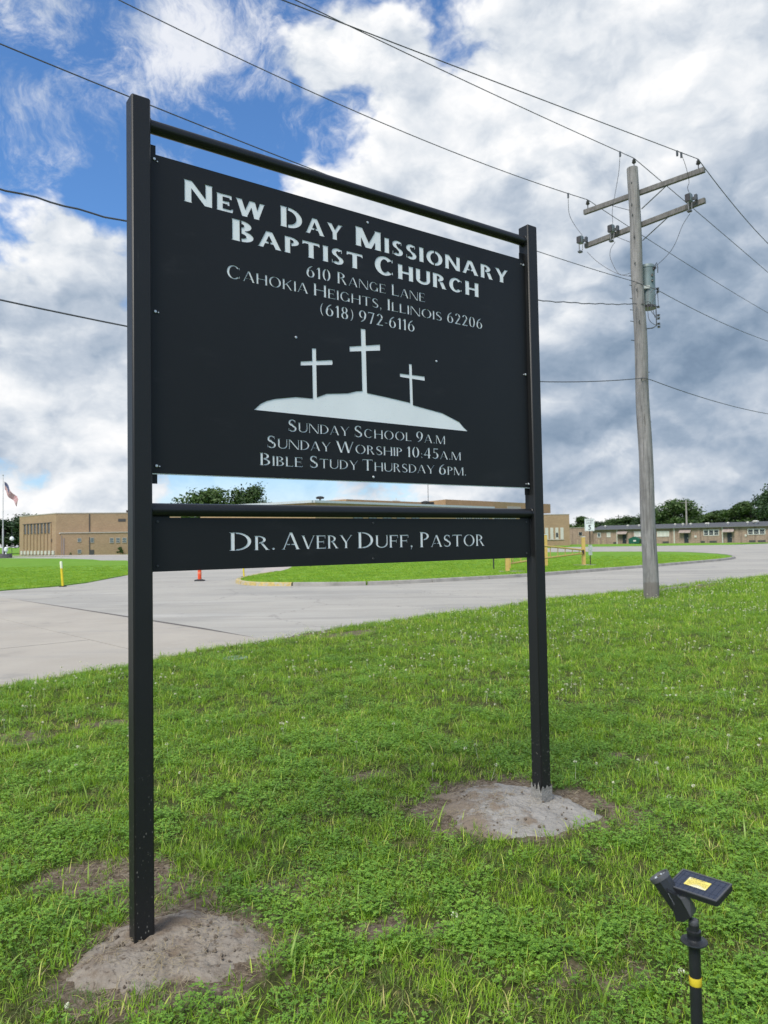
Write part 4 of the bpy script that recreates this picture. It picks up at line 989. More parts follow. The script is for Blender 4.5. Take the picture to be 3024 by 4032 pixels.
# ------------------------------------------------------------------ utility pole
def x_pole(q, v, c, b):
    n = q.noise(q.mapping(v, (16, 16, .9)), 1.0, 7, .65)
    c = q.mix(1.0, c, q.ramp(n, [(.32, (.50, .50, .50)), (.5, (.95, .95, .95)), (.7, (1.25, 1.22, 1.2))]), 'MULTIPLY')
    cr = q.smooth(q.noise(q.mapping(v, (34, 34, 1.2)), 1.0, 3, .5, .4), .62, .68)
    c = q.mix(q.math('MULTIPLY', cr, .75), c, (.05, .045, .042))
    x, y, z = q.sep(v)
    f = q.math('MULTIPLY', q.smooth(q.math('ADD', z, q.math('MULTIPLY', q.noise(v, 8, 3), .12)), .50, .56, 1, 0), .55)
    c = q.mix(f, c, (.13, .105, .085))
    st_ = q.smooth(q.noise(q.mapping(v, (5, 5, .7)), 1.3, 4, .6), .52, .70)
    return q.mix(q.math('MULTIPLY', st_, .45), c, (.17, .155, .145))
M_pole = mat('weathered pole wood', (.255, .245, .240), .9, 0, .15, 4, bump=.006, bscale=30, extra=x_pole)
M_arm = mat('weathered crossarm wood', (.175, .165, .158), .85, 0, .22, 8, extra=lambda q, v, c, b: q.mix(1.0, c, q.ramp(q.noise(q.mapping(v, (20, 2, 2)), 2, 5, .6), [(.3, (.6, .6, .6)), (.7, (1.2, 1.2, 1.2))]), 'MULTIPLY'))
M_steel = mat('dull line hardware', (.10, .105, .11), .5, .6, .2, 20)
M_ins = mat('dark glazed insulator', (.055, .05, .05), .3, 0)
M_wire = mat('weathered wire', (.10, .10, .11), .6, .3)
M_xf = mat('blue grey transformer paint', (.155, .205, .215), .5, .1, .12, 6, extra=lambda q, v, c, b: q.mix(q.math('MULTIPLY', q.smooth(q.noise(q.mapping(v, (9, 9, 1.2)), 2, 5, .6), .55, .70), .45), c, (.14, .16, .15)))
M_cut = mat('grey cutout housing', (.22, .26, .27), .5, .2, .2, 20)
pole = thing('utility_pole', 'tall weathered wooden utility pole with two crossarms and a transformer at the road edge', 'utility pole', (6.84, 19.10, 0))
O3 = Vector((6.84, 19.10, 0))
def PL(*p_): return Vector(p_) - O3
npz = 26; pts = []; rs = []
for k in range(npz + 1):
    f_ = k / npz; z = -.1 + 11.425 * f_
    pts.append((-.145 * f_ ** 1.15 + .012 * math.sin(k * .9), .01 * math.sin(k * .7), z)); rs.append(.194 - .056 * f_ + .002 * math.sin(k * 1.3))
MB().tube(pts, rs, 28).build('pole', M_pole, pole, smooth=True)
off = Vector((.7071, .7071, 0)) * .20
def beam(p0, p1, w, h, name, m_, parent=pole):
    p0, p1 = Vector(p0), Vector(p1); d_ = (p1 - p0); L = d_.length; d_.normalize(); s_ = d_.cross(Vector((0, 0, 1))).normalized(); u_ = s_.cross(d_)
    mb = MB(); vs = []
    for p_ in (p0, p1):
        for a, b in ((-1, -1), (1, -1), (1, 1), (-1, 1)): vs.append(p_ + s_ * a * w / 2 + u_ * b * h / 2)
    return mb.add(vs, [(3, 2, 1, 0), (4, 5, 6, 7), (0, 1, 5, 4), (1, 2, 6, 5), (2, 3, 7, 6), (3, 0, 4, 7)]).build(name, m_, parent)
ARM1 = (PL(5.60, 20.20, 10.72) + off, PL(7.95, 17.85, 10.70) + off); ARM2 = (PL(5.60, 20.20, 9.765) + off, PL(7.94, 17.86, 9.93) + off)
beam(*ARM1, .095, .125, 'crossarm', M_arm); beam(*ARM2, .095, .125, 'crossarm', M_arm)
for A__, t0, zp in ((ARM1, .24, 10.27), (ARM1, .71, 10.22), (ARM2, .28, 9.40), (ARM2, .72, 9.38)):
    p_ = A__[0].lerp(A__[1], t0) - Vector((0, 0, .06)); sgn = 1 if t0 > .5 else -1
    beam(p_, PL(6.715 + sgn * .10, 19.10 - sgn * .10, zp) + off * .5, .035, .012, 'brace', M_steel)
for p_ in ((6.65, 19.15, 10.87), (6.64, 19.16, 10.3), (6.65, 19.15, 10.02), (6.67, 19.13, 9.44), (6.67, 19.13, 8.74), (6.69, 19.11, 8.04), (6.72, 19.08, 7.2), (6.73, 19.08, 5.7)):
    c = PL(*p_) + Vector((-.02, -.135, 0)); MB().tube([c + Vector((0, .08, 0)), c + Vector((-.02, -.05, 0)), c + Vector((-.02, -.05, .03))], .012, 6).build('pole_bolt', M_steel, pole)
for k, (z, sgn) in enumerate(((8.45, -1), (8.2, -1), (7.85, -1), (7.55, -1), (7.25, -1), (6.75, -1), (5.9, 1), (4.6, 1))):
    MB().tube([PL(6.74 + sgn * .13, 19.1, z), PL(6.74 + sgn * .23, 19.08, z + .01)], .009, 6).build('pole_step', M_steel, pole)
def insulator(p_):
    MB().lathe([(.012, -.16), (.012, -.02), (.03, -.02), (.052, .0), (.056, .02), (.035, .03), (.045, .045), (.048, .065), (.026, .08), (.03, .10), (.022, .115), (.005, .118)], 14, p_).build('insulator', M_ins, pole, smooth=True)
IB, IC, ID = ARM1[0].lerp(ARM1[1], .035) + Vector((0, 0, .20)), PL(6.735, 19.09, 11.47), ARM1[0].lerp(ARM1[1], .955) + Vector((0, 0, .20))
for p_ in (IB, IC, ID): insulator(p_)
adir = Vector((.7071, -.7071, 0))
for p_, tt_ in (((5.57, 20.22, 9.88), .0), ((6.23, 19.56, 9.90), .25), ((7.71, 18.08, 10.02), .88)):
    c = PL(*p_) + off * .3
    cu = thing('fuse_cutout', None, None, c, R_(-45)); cu.parent = pole
    MB().box(-.065, .065, -.11, .04, -.08, .11, bev=.010).build('cutout_housing', M_cut, cu)
    MB().box(-.060, .060, -.15, -.111, -.085, .09).box(-.075, -.066, -.10, .03, -.07, .09).build('cutout_mouth', M_ins, cu)
    for k in range(4): MB().box(-.060 + k * .032, -.040 + k * .032, -.10, .03, .1105, .122).build('cutout_rib', M_cut, cu)
    MB().tube([(.0, -.12, -.08), (.03, -.16, -.34)], .014, 8).tube([(.06, -.02, -.10), (.075, -.08, -.30)], .010, 8).box(-.01, .085, -.19, -.08, -.37, -.33).build('fuse_tube', M_steel, cu)
    MB().box(.066, .13, -.01, .03, -.04, .03).box(.12, .18, -.03, .05, -.07, .07).build('mounting_clamp', M_steel, cu)
# transformer tank
tx_ = Vector((7.075, 19.30, 0)) - O3
tk = MB().lathe([(.17, 7.66), (.192, 7.68), (.192, 7.72), (.185, 7.74), (.185, 8.70), (.194, 8.71), (.194, 8.76), (.17, 8.80), (.05, 8.83)], 26, (tx_.x, tx_.y, 0)).build('transformer', M_xf, pole, smooth=True)
MB().lathe([(.196, 7.64), (.198, 7.645), (.198, 7.70), (.19, 7.71)], 26, (tx_.x, tx_.y, 0)).build('base_ring', M_ins, tk)
MB().lathe([(.02, 0), (.045, .02), (.03, .04), (.05, .07), (.028, .09), (.045, .12), (.02, .14)], 12, (tx_.x + .08, tx_.y - .10, 8.62), (.5, -.7, .5)).build('bushing', M_ins, tk, smooth=True)
MB().tube([(tx_.x + .16, tx_.y - .10, 8.75), (tx_.x + .20, tx_.y - .13, 8.83), (tx_.x + .22, tx_.y - .15, 8.70), (tx_.x + .215, tx_.y - .15, 8.55)], .011, 6).build('arrester_bracket', M_steel, tk)
for z in (8.45, 8.30): MB().lathe([(.016, 0), (.028, .01), (.02, .03), (.028, .05), (.016, .06)], 10, (tx_.x + .05, tx_.y - .20, z)).build('bushing', M_ins, tk)
MB().box(tx_.x - .19, tx_.x - .02, tx_.y - .21, tx_.y - .192, 8.12, 8.20).build('number_plate', mat('pale plate', (.5, .52, .5), .5), tk)
for z in (8.35, 7.85): MB().box(tx_.x - .26, tx_.x - .10, tx_.y - .10, tx_.y + .02, z, z + .08).build('hanger_bracket', M_steel, tk)
rk = MB(); rx_ = 7.15 - 6.84
rk.tube([(-.03, -.10, 7.02), (rx_ - .10, -.12, 7.04), (rx_, -.12, 7.10), (rx_, -.12, 7.62), (.12, -.05, 7.70)], .014, 6)
rack = rk.build('secondary_rack', M_steel, pole)
for z in (8.06, 7.98, 7.58, 7.36, 7.28, 7.14, 7.06):
    MB().lathe([(.018, -.02), (.045, -.018), (.025, -.004), (.025, .004), (.045, .018), (.018, .02)], 12, (rx_ + .05, -.14, z)).build('spool', M_ins, rack, smooth=True)
def bez(pts, n=10):
    pts = [Vector(p_) for p_ in pts]; o_ = []
    for i in range(len(pts) - 1):
        p0 = pts[max(i - 1, 0)]; p1 = pts[i]; p2 = pts[i + 1]; p3 = pts[min(i + 2, len(pts) - 1)]
        for k in range(n):
            s_ = k / n; o_.append(.5 * ((2 * p1) + (p2 - p0) * s_ + (2 * p0 - 5 * p1 + 4 * p2 - p3) * s_ ** 2 + (3 * p1 - p0 - 3 * p2 + p3) * s_ ** 3))
    return o_ + [pts[-1]]
for pts in ([(5.153, 19.754, 10.96), (5.27, 20.15, 10.62), (5.47, 20.33, 10.35), (5.63, 20.17, 10.0)], [(6.256, 18.729, 11.55), (6.30, 19.0, 11.2), (6.33, 19.47, 10.79), (6.27, 19.53, 10.41), (6.27, 19.53, 10.04)],
            [(7.379, 17.64, 10.93), (7.55, 17.80, 10.68), (7.73, 18.07, 10.45), (7.70, 18.1, 10.31), (7.73, 18.07, 10.13)], [(5.72, 20.08, 9.5), (5.91, 19.89, 9.17), (6.17, 19.63, 8.83), (6.42, 19.38, 8.59), (6.63, 19.17, 8.47)],
            [(6.31, 19.49, 9.53), (6.21, 19.59, 9.36), (6.21, 19.59, 9.09), (6.38, 19.42, 8.62), (6.63, 19.17, 8.58)], [(7.73, 18.07, 9.64), (7.59, 18.21, 9.4), (7.44, 18.36, 8.98), (7.32, 18.60, 8.78), (7.16, 19.2, 8.66)]):
    MB().tube([PL(*p_) for p_ in bez(pts)], .0065, 5).build('jumper_wire', M_wire, pole)
for pts in ([(6.75, 18.93, 7.66), (6.95, 18.95, 7.72), (7.05, 19.0, 7.62), (7.12, 18.98, 7.30)], [(7.20, 18.97, 8.0), (7.0, 18.95, 7.55), (7.15, 18.97, 7.32)], [(6.95, 18.95, 8.05), (6.93, 18.93, 7.3), (7.14, 18.97, 7.10)], [(7.0, 18.95, 7.95), (7.18, 18.97, 8.07), (7.22, 19.0, 7.6)]):
    MB().tube([PL(*p_) for p_ in bez(pts)], .008, 5).build('secondary_lead', M_wire, pole)

# power lines, each wire a thing of its own, running past the pole in two directions
def line(name, P0, left, right, r, label, wavy=0.0, P1=None, clamps=()):
    P0 = Vector(P0); pts = []
    if left:
        a, b, c, smax = left; dl = Vector((-math.sin(R_(a)), -math.cos(R_(a)), 0))
        N = 40 if not wavy else 160
        for k in range(N, 0, -1):
            s_ = smax * k / N; p_ = P0 + dl * s_ + Vector((0, 0, b * s_ + c * s_ * s_))
            if wavy: p_ += Vector((.004 * math.sin(s_ * 11), 0, .008 * math.sin(s_ * 11) + .006 * math.sin(s_ * 4.3)))
            pts.append(p_)
    pts.append(P0)
    if P1 is not None: pts.append(Vector(P1))
    Q = pts[-1].copy()
    if right:
        a, b, c, smax = right; dl = Vector((math.sin(R_(a)), math.cos(R_(a)), 0))
        for k in range(1, 25):
            s_ = smax * k / 24; pts.append(Q + dl * s_ + Vector((0, 0, b * s_ + c * s_ * s_)))
    mb = MB().tube(pts, r, 6)
    return tag(mb.build(name, M_wire, smooth=True), label, 'power line', 'overhead lines meeting at the utility pole')
top = Vector((0, 0, .125))
wB, wC, wD = O3 + IB + top, O3 + IC + top, O3 + ID + top
line('power_line', wB, (53, -.070, .00595, 26), (42, .0245, .00089, 26), .0105, 'high power line tied to the left end of the upper crossarm')
line('power_line', wC, (53, -.035, .0015, 26), (42, .019, -.0002, 26), .0105, 'topmost power line running over the tip of the wooden pole')
line('power_line', wD, (53, -.094, .0002, 26), (42, -.121, .0100, 14), .0105, 'power line tied to the right end of the upper crossarm')
line('power_line', (6.62, 18.95, 8.25), (45, -.104, .00277, 26), (46, -.035, .0055, 16), .0085, 'thin neutral wire passing the pole beside the transformer', P1=(7.20, 18.97, 8.03))
line('power_line', (6.63, 18.93, 7.66), (45, -.227, .00621, 26), None, .0115, 'twisted service cable ending at the pole below the transformer', wavy=1)
line('power_line', (6.74, 18.90, 5.72), (45, -.193, .00678, 26), (46, -.040, .0050, 18), .0105, 'lowest thick cable crossing the pole halfway down', P1=(6.93, 18.93, 5.68))
for p_ in ((5.153, 19.754, 10.97), (6.256, 18.729, 11.555), (7.235, 17.531, 10.915), (7.379, 17.64, 10.93)):
    MB().box(-.02, .02, -.02, .02, -.10, .03).build('hot_line_clamp', M_steel, pole).location = PL(*p_)

# ------------------------------------------------------------------ street furniture
M_yel = mat('faded yellow paint', (.56, .38, .11), .55, 0, .10, 5, extra=lambda q, v, c, b: q.mix(q.smooth(q.noise(v, 9, 5, .7), .60, .70), c, (.52, .42, .22)))
M_yel2 = mat('bright yellow plastic', (.72, .56, .02), .5)
M_wht = mat('white sheeting', (.72, .76, .76), .45)
M_org = mat('orange plastic', (.80, .085, .018), .45)
M_orgl = mat('pale reflective band', (.78, .20, .10), .35)
M_rub = mat('black rubber', (.03, .03, .03), .8)
M_brown = mat('brown steel post', (.065, .045, .035), .6, .3)
M_dk = mat('dark steel', (.05, .05, .05), .5, .5)
g_ = thing('swing_gate', 'yellow tapering swing gate on a thick hinge post standing on the grass island', 'gate', (5.71, 34.58, .1))
def GL(x, y, z): return Vector((x - 5.71, y - 34.58, z - .1))
MB().box(-.085, .085, -.085, .085, -.2, 1.62).build('hinge_post', M_yel, g_)
MB().box(.086, .15, -.05, .05, .18, 1.05).build('hinge_plate', M_yel, g_)
gt = [GL(5.80, 34.70, 1.49), GL(8.31, 38.0, 1.22), GL(10.93, 40.9, .95)]; gb = [GL(5.80, 34.70, .47), GL(8.29, 38.0, .62), GL(10.92, 40.9, .76)]
MB().tube(gt, .045, 8).build('gate_rail', M_yel, g_, smooth=True); MB().tube(gb, .045, 8).build('gate_rail', M_yel, g_, smooth=True)
def along(L_, f_): return L_[0].lerp(L_[1], f_ * 2) if f_ < .5 else L_[1].lerp(L_[2], f_ * 2 - 1)
for k in range(10):
    f_ = (k + .5) / 10; MB().tube([along(gt, f_), along(gb, f_)], .022, 6).build('gate_bar', M_yel, g_)
p2 = thing('gate_post', 'yellow rest post in the middle of the swing gate beside the right sign post', 'post', (8.89, 40.84, .1)); MB().box(-.075, .075, -.075, .075, -.2, 1.72).build('shaft', M_yel, p2); MB().box(-.09, .09, -.09, .09, 1.72, 1.75).build('cap', M_wht, p2)
p3 = thing('gate_post', 'yellow latch post at the far narrow end of the gate next to the speed sign', 'post', (11.00, 41.0, .1)); MB().box(-.09, .09, -.09, .09, -.2, 1.56).build('shaft', M_yel, p3); MB().box(-.10, .10, -.10, .10, 1.56, 1.59).build('cap', M_wht, p3)
MB().box(-.11, .0, -.16, -.091, .62, .86).build('latch', M_brown, p3)
for x, y in ((5.9, 34.6), (11.0, 40.9)): tag(MB().box(x - .55, x + .55, y - .35, y + .35, .0, .135).build('concrete_pad', M_kerb), 'concrete pad under the ' + ('hinge post of the gate' if x < 8 else 'latch post of the gate'), 'pad')
sp = thing('speed_limit_sign', 'white SPEED LIMIT 5 sign on a thin brown post behind the gate', 'sign', (11.33, 40.85, .1))
MB().box(-.022, .022, -.022, .022, -.1, 2.45).build('post', M_brown, sp)
plt = MB().prism(rrect(.27, .345, .03, 3), 0, .006); plt.v = [(x, -.03 - z, 2.23 + y) for x, y, z in plt.v]; 
plt.build('sign_plate', M_wht, sp)
bo = MB()
for (x0, x1, z0, z1) in ((-.25, .25, 2.545, 2.555), (-.25, .25, 1.905, 1.915), (-.25, -.24, 1.915, 2.545), (.24, .25, 1.915, 2.545)): bo.box(x0, x1, -.0385, -.0365, z0, z1)
for txt, u0, u1, z0, cap in (('SPEED', -.19, .19, 2.415, .09), ('LIMIT', -.17, .17, 2.285, .09), ('5', -.085, .075, 1.955, .27)):
    a, b = word(txt, SANS, u0, u1, z0, cap, small='none', sp=.2)
    for p_ in a:
        t2 = MB().prism(fix(p_), .0365, .0385); t2.v = [(x, -z, y) for x, y, z in t2.v]; bo.add(t2.v, t2.f)
bo.build('printed_text', mat('sign black', (.02, .02, .02), .5), sp)
MB().box(-.10, .10, -.06, -.024, 1.08, 1.13).box(-.11, .11, -.075, -.024, .80, 1.07).box(-.10, .10, -.06, -.024, .56, .78).build('small_plate', mat('grey green notice', (.38, .43, .40), .5, 0, .3, 12), sp)
for nm, x, y, h_, lab in (('sign_post', 5.46, 37.22, 1.45, 'thin dark steel post on the island just left of the yellow hinge post'), ('sign_post', -4.6, 45.87, 1.5, 'thin dark steel post on the island behind the name panel')):
    o = thing(nm, lab, 'post', (x, y, .1)); MB().box(-.03, .03, -.03, .03, -.1, h_).build('shaft', M_dk, o); MB().box(-.09, .09, -.045, -.031, h_ - .25, h_ - .02).build('plate', M_dk, o)
dl = thing('delineator', 'orange traffic delineator post on a black rubber base', 'traffic post', (-8.28, 33.10, 0))
MB().lathe([(.24, -.01), (.24, .03), (.21, .055), (.09, .075), (.08, .08)], 20).build('base', M_rub, dl); MB().lathe([(.082, .07), (.078, 1.05), (.05, 1.08), (.03, 1.12)], 16).build('tube', M_org, dl, smooth=True)
for z in (.30, .55, .80): MB().lathe([(.083, z), (.084, z + .005), (.083, z + .10), (.082, z + .105)], 16).build('band', M_orgl, dl, smooth=True)
def marker(loc, tilt, h_, lab, r=.048):
    o = thing('marker_post', lab, 'marker post', loc); o.rotation_euler = tilt
    MB().box(-.12, .12, -.09, .09, 0, .03).build('base', M_rub, o)
    MB().lathe([(r, .0), (r, h_ * .72)], 12).build('shaft', M_yel2, o, smooth=True); MB().lathe([(r + .003, h_ * .72), (r + .003, h_ - .04), (r * .7, h_)], 12).build('cap', mat('white reflective sleeve', (.66, .72, .50), .4), o, smooth=True)
marker((-13.16, 30.28, .0), (0, R_(-4.5), 0), 1.04, 'leaning yellow marker post with pale top at the corner of the left lawn')
marker((-6.45, 33.9, .10), (0, R_(-3), 0), .95, 'thin yellow marker post inside the yellow kerb of the island', .036)
# flag pole with planter
fp = thing('flagpole', 'tall pale flagpole standing in a low stone planter before the left school building', 'flagpole', (-59.3, 115, 0))
MB().lathe([(.13, 0), (.12, 4.5), (.075, 4.6), (.05, 12.75), (.02, 12.8)], 12).build('pole', mat('pale aluminium', (.50, .49, .46), .4, .5), fp, smooth=True); MB().lathe([(.02, 12.78), (.1, 12.83), (.1, 12.92), (.02, 12.97)], 10).build('finial', M_kerb, fp)
M_r, M_w, M_b = mat('flag red', (.38, .075, .085), .8), mat('flag white', (.52, .48, .50), .8), mat('flag blue', (.045, .055, .14), .8)
fl = thing('flag', 'red white and blue striped flag hanging out from the flagpole', 'flag', (-59.2, 115, 11.9))
def fpt(u, v):      # u along the fly 0..1, v down the hoist 0..1
    a = R_(-50); L = 3.6 * u; x = .08 + L * math.cos(a) * (1 - .15 * v) + .25 * math.sin(u * 9 + v) * .3
    return (x, .28 * math.sin(u * 11 + v * 1.5) * (.2 + u), -1.30 * v - L * .83 + .12 * math.sin(u * 8 + v * 2))
for k in range(13):
    vs = []; fs = []; n_ = 18; u0 = .40 if k < 7 else 0
    for i in range(n_ + 1):
        u = u0 + (1 - u0) * i / n_; vs += [fpt(u, k / 13 * (1 - .25 * u)), fpt(u, (k + 1) / 13 * (1 - .25 * u))]
    fs = [(2 * i, 2 * i + 1, 2 * i + 3, 2 * i + 2) for i in range(n_)]
    MB().add(vs, fs).build('stripe', M_r if k % 2 == 0 else M_w, fl)
vs = []
for i in range(9):
    for j in range(2): vs.append(fpt(.40 * i / 8, j * 7 / 13 * (1 - .1 * i / 8)))
MB().add(vs, [(2 * i, 2 * i + 1, 2 * i + 3, 2 * i + 2) for i in range(8)]).build('canton', M_b, fl)
st5 = MB()
for r_ in range(9):
    for c_ in range(6 if r_ % 2 == 0 else 5):
        u = (.03 + (c_ + (.5 if r_ % 2 else 0)) * .062); v = (.03 + r_ * .056); x, y, z = fpt(u, v * (1 - .1 * u)); q_ = []
        for k in range(10): rr = .032 if k % 2 == 0 else .013; q_.append((x + rr * math.sin(k * .6283), y - .012, z + rr * math.cos(k * .6283)))
        st5.add(q_, [tuple(range(10))])
st5.build('stars', M_w, fl)
pln = thing('stone_planter', 'low round grey stone planter round the flagpole', 'planter', (-58.9, 113.2, 0))
MB().lathe([(1.75, 0), (1.75, .62), (1.55, .62), (1.5, .45), (.1, .45)], 24).build('wall', mat('grey stone', (.17, .16, .155), .9, 0, .4, 3), pln)
lmp = thing('garden_lamp', 'small white globe lamp on a thin pole right of the flagpole', 'lamp', (-56.9, 113.0, 0)); MB().tube([(0, 0, 0), (0, 0, 4.6)], .04, 8).build('pole', M_dk, lmp); MB().lathe([(.03, 2.6), (.30, 2.75), (.33, 2.95), (.2, 3.2), (.03, 3.28)], 12).build('globe', M_wht, lmp)
urn = thing('urn', 'white urn shaped ornament at the edge of the stone planter', 'ornament', (-57.6, 112.6, .62)); MB().lathe([(.12, 0), (.06, .15), (.28, .5), (.26, .9), (.12, 1.05)], 12).build('bowl', M_wht, urn)

# ------------------------------------------------------------------ buildings
def brick_mat(name, c1, c2, mortar, stain=0.0):
    M = bpy.data.materials.new(name); M.use_nodes = True; q = NT(M.node_tree); b = M.node_tree.nodes['Principled BSDF']
    v = q.n.new('ShaderNodeTexCoord').outputs['Object']; x, y, z = q.sep(v); v2 = q.comb(q.math('ADD', x, y), z, 0.0)
    bt = q.n.new('ShaderNodeTexBrick'); q.link(v2, bt.inputs['Vector']); bt.inputs['Scale'].default_value = 1; bt.inputs['Brick Width'].default_value = .30; bt.inputs['Row Height'].default_value = .10; bt.inputs['Mortar Size'].default_value = .008
    bt.inputs['Color1'].default_value = (*c1, 1); bt.inputs['Color2'].default_value = (*c2, 1); bt.inputs['Mortar'].default_value = (*mortar, 1); bt.inputs['Bias'].default_value = .0
    c = q.mix(.30, bt.outputs['Color'], q.ramp(q.noise(v2, 3.5, 6, .7), [(.3, c1), (.7, c2)]))
    c = q.mix(.35, c, q.mix(1.0, c, q.ramp(q.noise(v2, .35, 5, .6), [(.3, (.70, .70, .70)), (.7, (1.15, 1.12, 1.08))]), 'MULTIPLY'))
    if stain:
        s_ = q.noise(q.mapping(v2, (1.6, .10, 1)), 1.0, 6, .65); c = q.mix(q.math('MULTIPLY', q.smooth(s_, .48, .66), stain), c, (.085, .065, .055))
    q.link(c, b.inputs['Base Color']); b.inputs['Roughness'].default_value = .9; b.inputs['Specular IOR Level'].default_value = .2
    return M
M_bA = brick_mat('tan brick', (.30, .205, .125), (.40, .285, .18), (.34, .27, .20))
M_bB = brick_mat('golden brick', (.32, .215, .115), (.44, .31, .18), (.36, .28, .19))
M_bC = brick_mat('pinkish brown brick', (.25, .175, .135), (.42, .315, .25), (.34, .28, .24), .55)
M_glass = mat('dark window glass', (.035, .042, .05), .12, 0, .4, .8)
M_glassb = mat('grey blue window glass', (.13, .155, .17), .15, 0, .3, .8)
M_frame = mat('white window frame', (.62, .61, .58), .6)
M_dframe = mat('dark window frame', (.06, .055, .055), .6)
M_coping = mat('pale coping', (.42, .38, .33), .8)
M_fascia = mat('white metal fascia', (.50, .54, .56), .45, .1)
M_shingle = mat('dark grey shingle', (.075, .078, .085), .85, 0, .25, 2)
M_cwhite = mat('off white panel', (.52, .51, .46), .7)
M_door = mat('dark blue door', (.022, .026, .036), .5)
M_doorp = mat('pinkish grey door', (.25, .20, .18), .6)
def window(parent, x0, x1, z0, z1, n=1, fr=None, gl=None, y=0.0, bar=False, ft=.07):
    fr = fr or M_frame; gl = gl or M_glass
    mb = MB(); y0, y1 = y - .06, y - .004
    mb.box(x0, x1, y0, y1, z1 - ft, z1).box(x0, x1, y0 - .03, y1, z0, z0 + ft)
    w = (x1 - x0) / n
    for k in range(n + 1):
        xc = x0 + k * w; a, b = (xc, xc + ft) if k == 0 else (xc - ft, xc) if k == n else (xc - ft * .8, xc + ft * .8)
        mb.box(a, b, y0, y1, z0 + ft, z1 - ft)
    if bar:
        for k in range(n): mb.box(x0 + k * w + ft, x0 + (k + 1) * w - ft, y0 + .01, y1, z0 + (z1 - z0) * .42 - .025, z0 + (z1 - z0) * .42 + .025)
    f_ = mb.build('window', fr, parent)
    for k in range(n): MB().box(x0 + k * w + ft * .7, x0 + (k + 1) * w - ft * .7, y0 + .02, y0 + .03, z0 + ft * .6, z1 - ft * .6).build('pane', gl, f_)
    return f_
# left school building; local x runs along its front, y goes into the building
B1 = thing('school_building', 'two storey tan brick school building behind the left lawn', 'building', (-60.8, 137, 0), R_(15.59))
side = R_(-43.38 - 15.59)   # direction of its left face measured in the local frame
ls, cs_ = math.sin(side), math.cos(side)
sx0, sy0 = -17.47 * cs_, -17.47 * ls
fr_ = [(0, 0), (22.3, 0), (22.3, 16), (10, 26), (sx0 + 6, sy0 + 14), (sx0, sy0)]
MB().prism(fr_, -.1, 7.78).build('wall', M_bA, B1)
cp = MB()
def edge_strip(mb, pts_, z0, z1, o0, o1):
    for a, b in zip(pts_[:-1], pts_[1:]):
        dx, dy = b[0] - a[0], b[1] - a[1]; l = math.hypot(dx, dy); nx, ny = dy / l, -dx / l
        q_ = [(a[0] + nx * o0, a[1] + ny * o0), (b[0] + nx * o0, b[1] + ny * o0), (b[0] + nx * o1, b[1] + ny * o1), (a[0] + nx * o1, a[1] + ny * o1)]
        mb.prism(q_[::-1], z0, z1)
edge_strip(cp, [(sx0, sy0), (0, 0), (22.3, 0)], 7.70, 7.86, -.25, .06); cp.build('coping', M_coping, B1)
lf = thing('left_face', None, None, (sx0, sy0, 0), side); lf.parent = B1
for k in range(8):
    xa = 2.75 + k * 1.62; w_ = window(lf, xa, xa + .92, 4.15, 6.0, 1, M_dframe, M_glass, -.02, True)
for k in range(9):
    xa = 2.10 + k * 1.62; MB().box(xa, xa + .42, -.16, -.003, .15, 6.05).build('pier', M_coping if False else M_bA, lf)
MB().box(2.1, 15.5, -.20, -.003, 6.05, 6.16).build('lintel', M_dframe, lf)
for k in range(10):
    xa = 1.05 + k * 1.66; MB().box(xa, xa + .95, -.22, -.163 + .16, .12, .85).build('white_panel', M_cwhite, lf)
MB().box(15.6, 15.75, -.10, -.003, 2.5, 3.0).build('wall_lamp', M_dframe, lf)
an = MB().prism([(1.15, -2.2), (22.3, -2.2), (22.3, -.003), (1.15, -.003)], -.1, 4.0); an.build('annex_wall', M_bA, B1)
MB().box(1.05, 22.35, -2.32, -.004, 4.0, 4.17).build('annex_coping', M_coping, B1)
MB().box(5.70, 5.85, -.12, -.004, 4.2, 7.6).build('downspout', M_dframe, B1)
MB().box(10.86, 12.2, -.05, -.004, 6.13, 6.65).build('vent', M_dframe, B1)
MB().box(.55, .72, -.16, -.004, 3.95, 4.15).build('wall_light', M_frame, B1)
for x0, x1, z0, z1, n in ((3.95, 4.62, 2.36, 3.1, 1), (3.95, 4.62, .25, 1.0, 1), (6.15, 6.80, 2.2, 3.15, 1)): window(B1, x0, x1, z0, z1, n, M_coping, M_glassb, -2.2, False, .06)
for x0, x1 in ((9.5, 10.25), (10.6, 11.35), (11.7, 12.5), (12.9, 13.7), (14.1, 14.9)): window(B1, x0, x1, 2.1, 3.07, 1, M_coping, M_glassb, -2.2, True, .07)
MB().box(5.95, 6.12, -2.26, -2.203, 0, 3.2).box(6.12, 6.8, -2.26, -2.203, 0, .9).build('door', M_dframe, B1)
MB().box(1.18, 1.32, -2.25, -2.203, 0, 3.6).box(1.5, 1.75, -2.26, -2.203, .1, 3.1).build('door', M_doorp, B1)
MB().box(12.2, 13.6, 1.5, 3.0, 7.79, 8.35).build('roof_unit', M_brown, B1)
MB().box(-6.2, -5.8, 3.0, 3.4, 7.79, 8.1).build('roof_vent', M_cwhite, B1)
bush_x = None

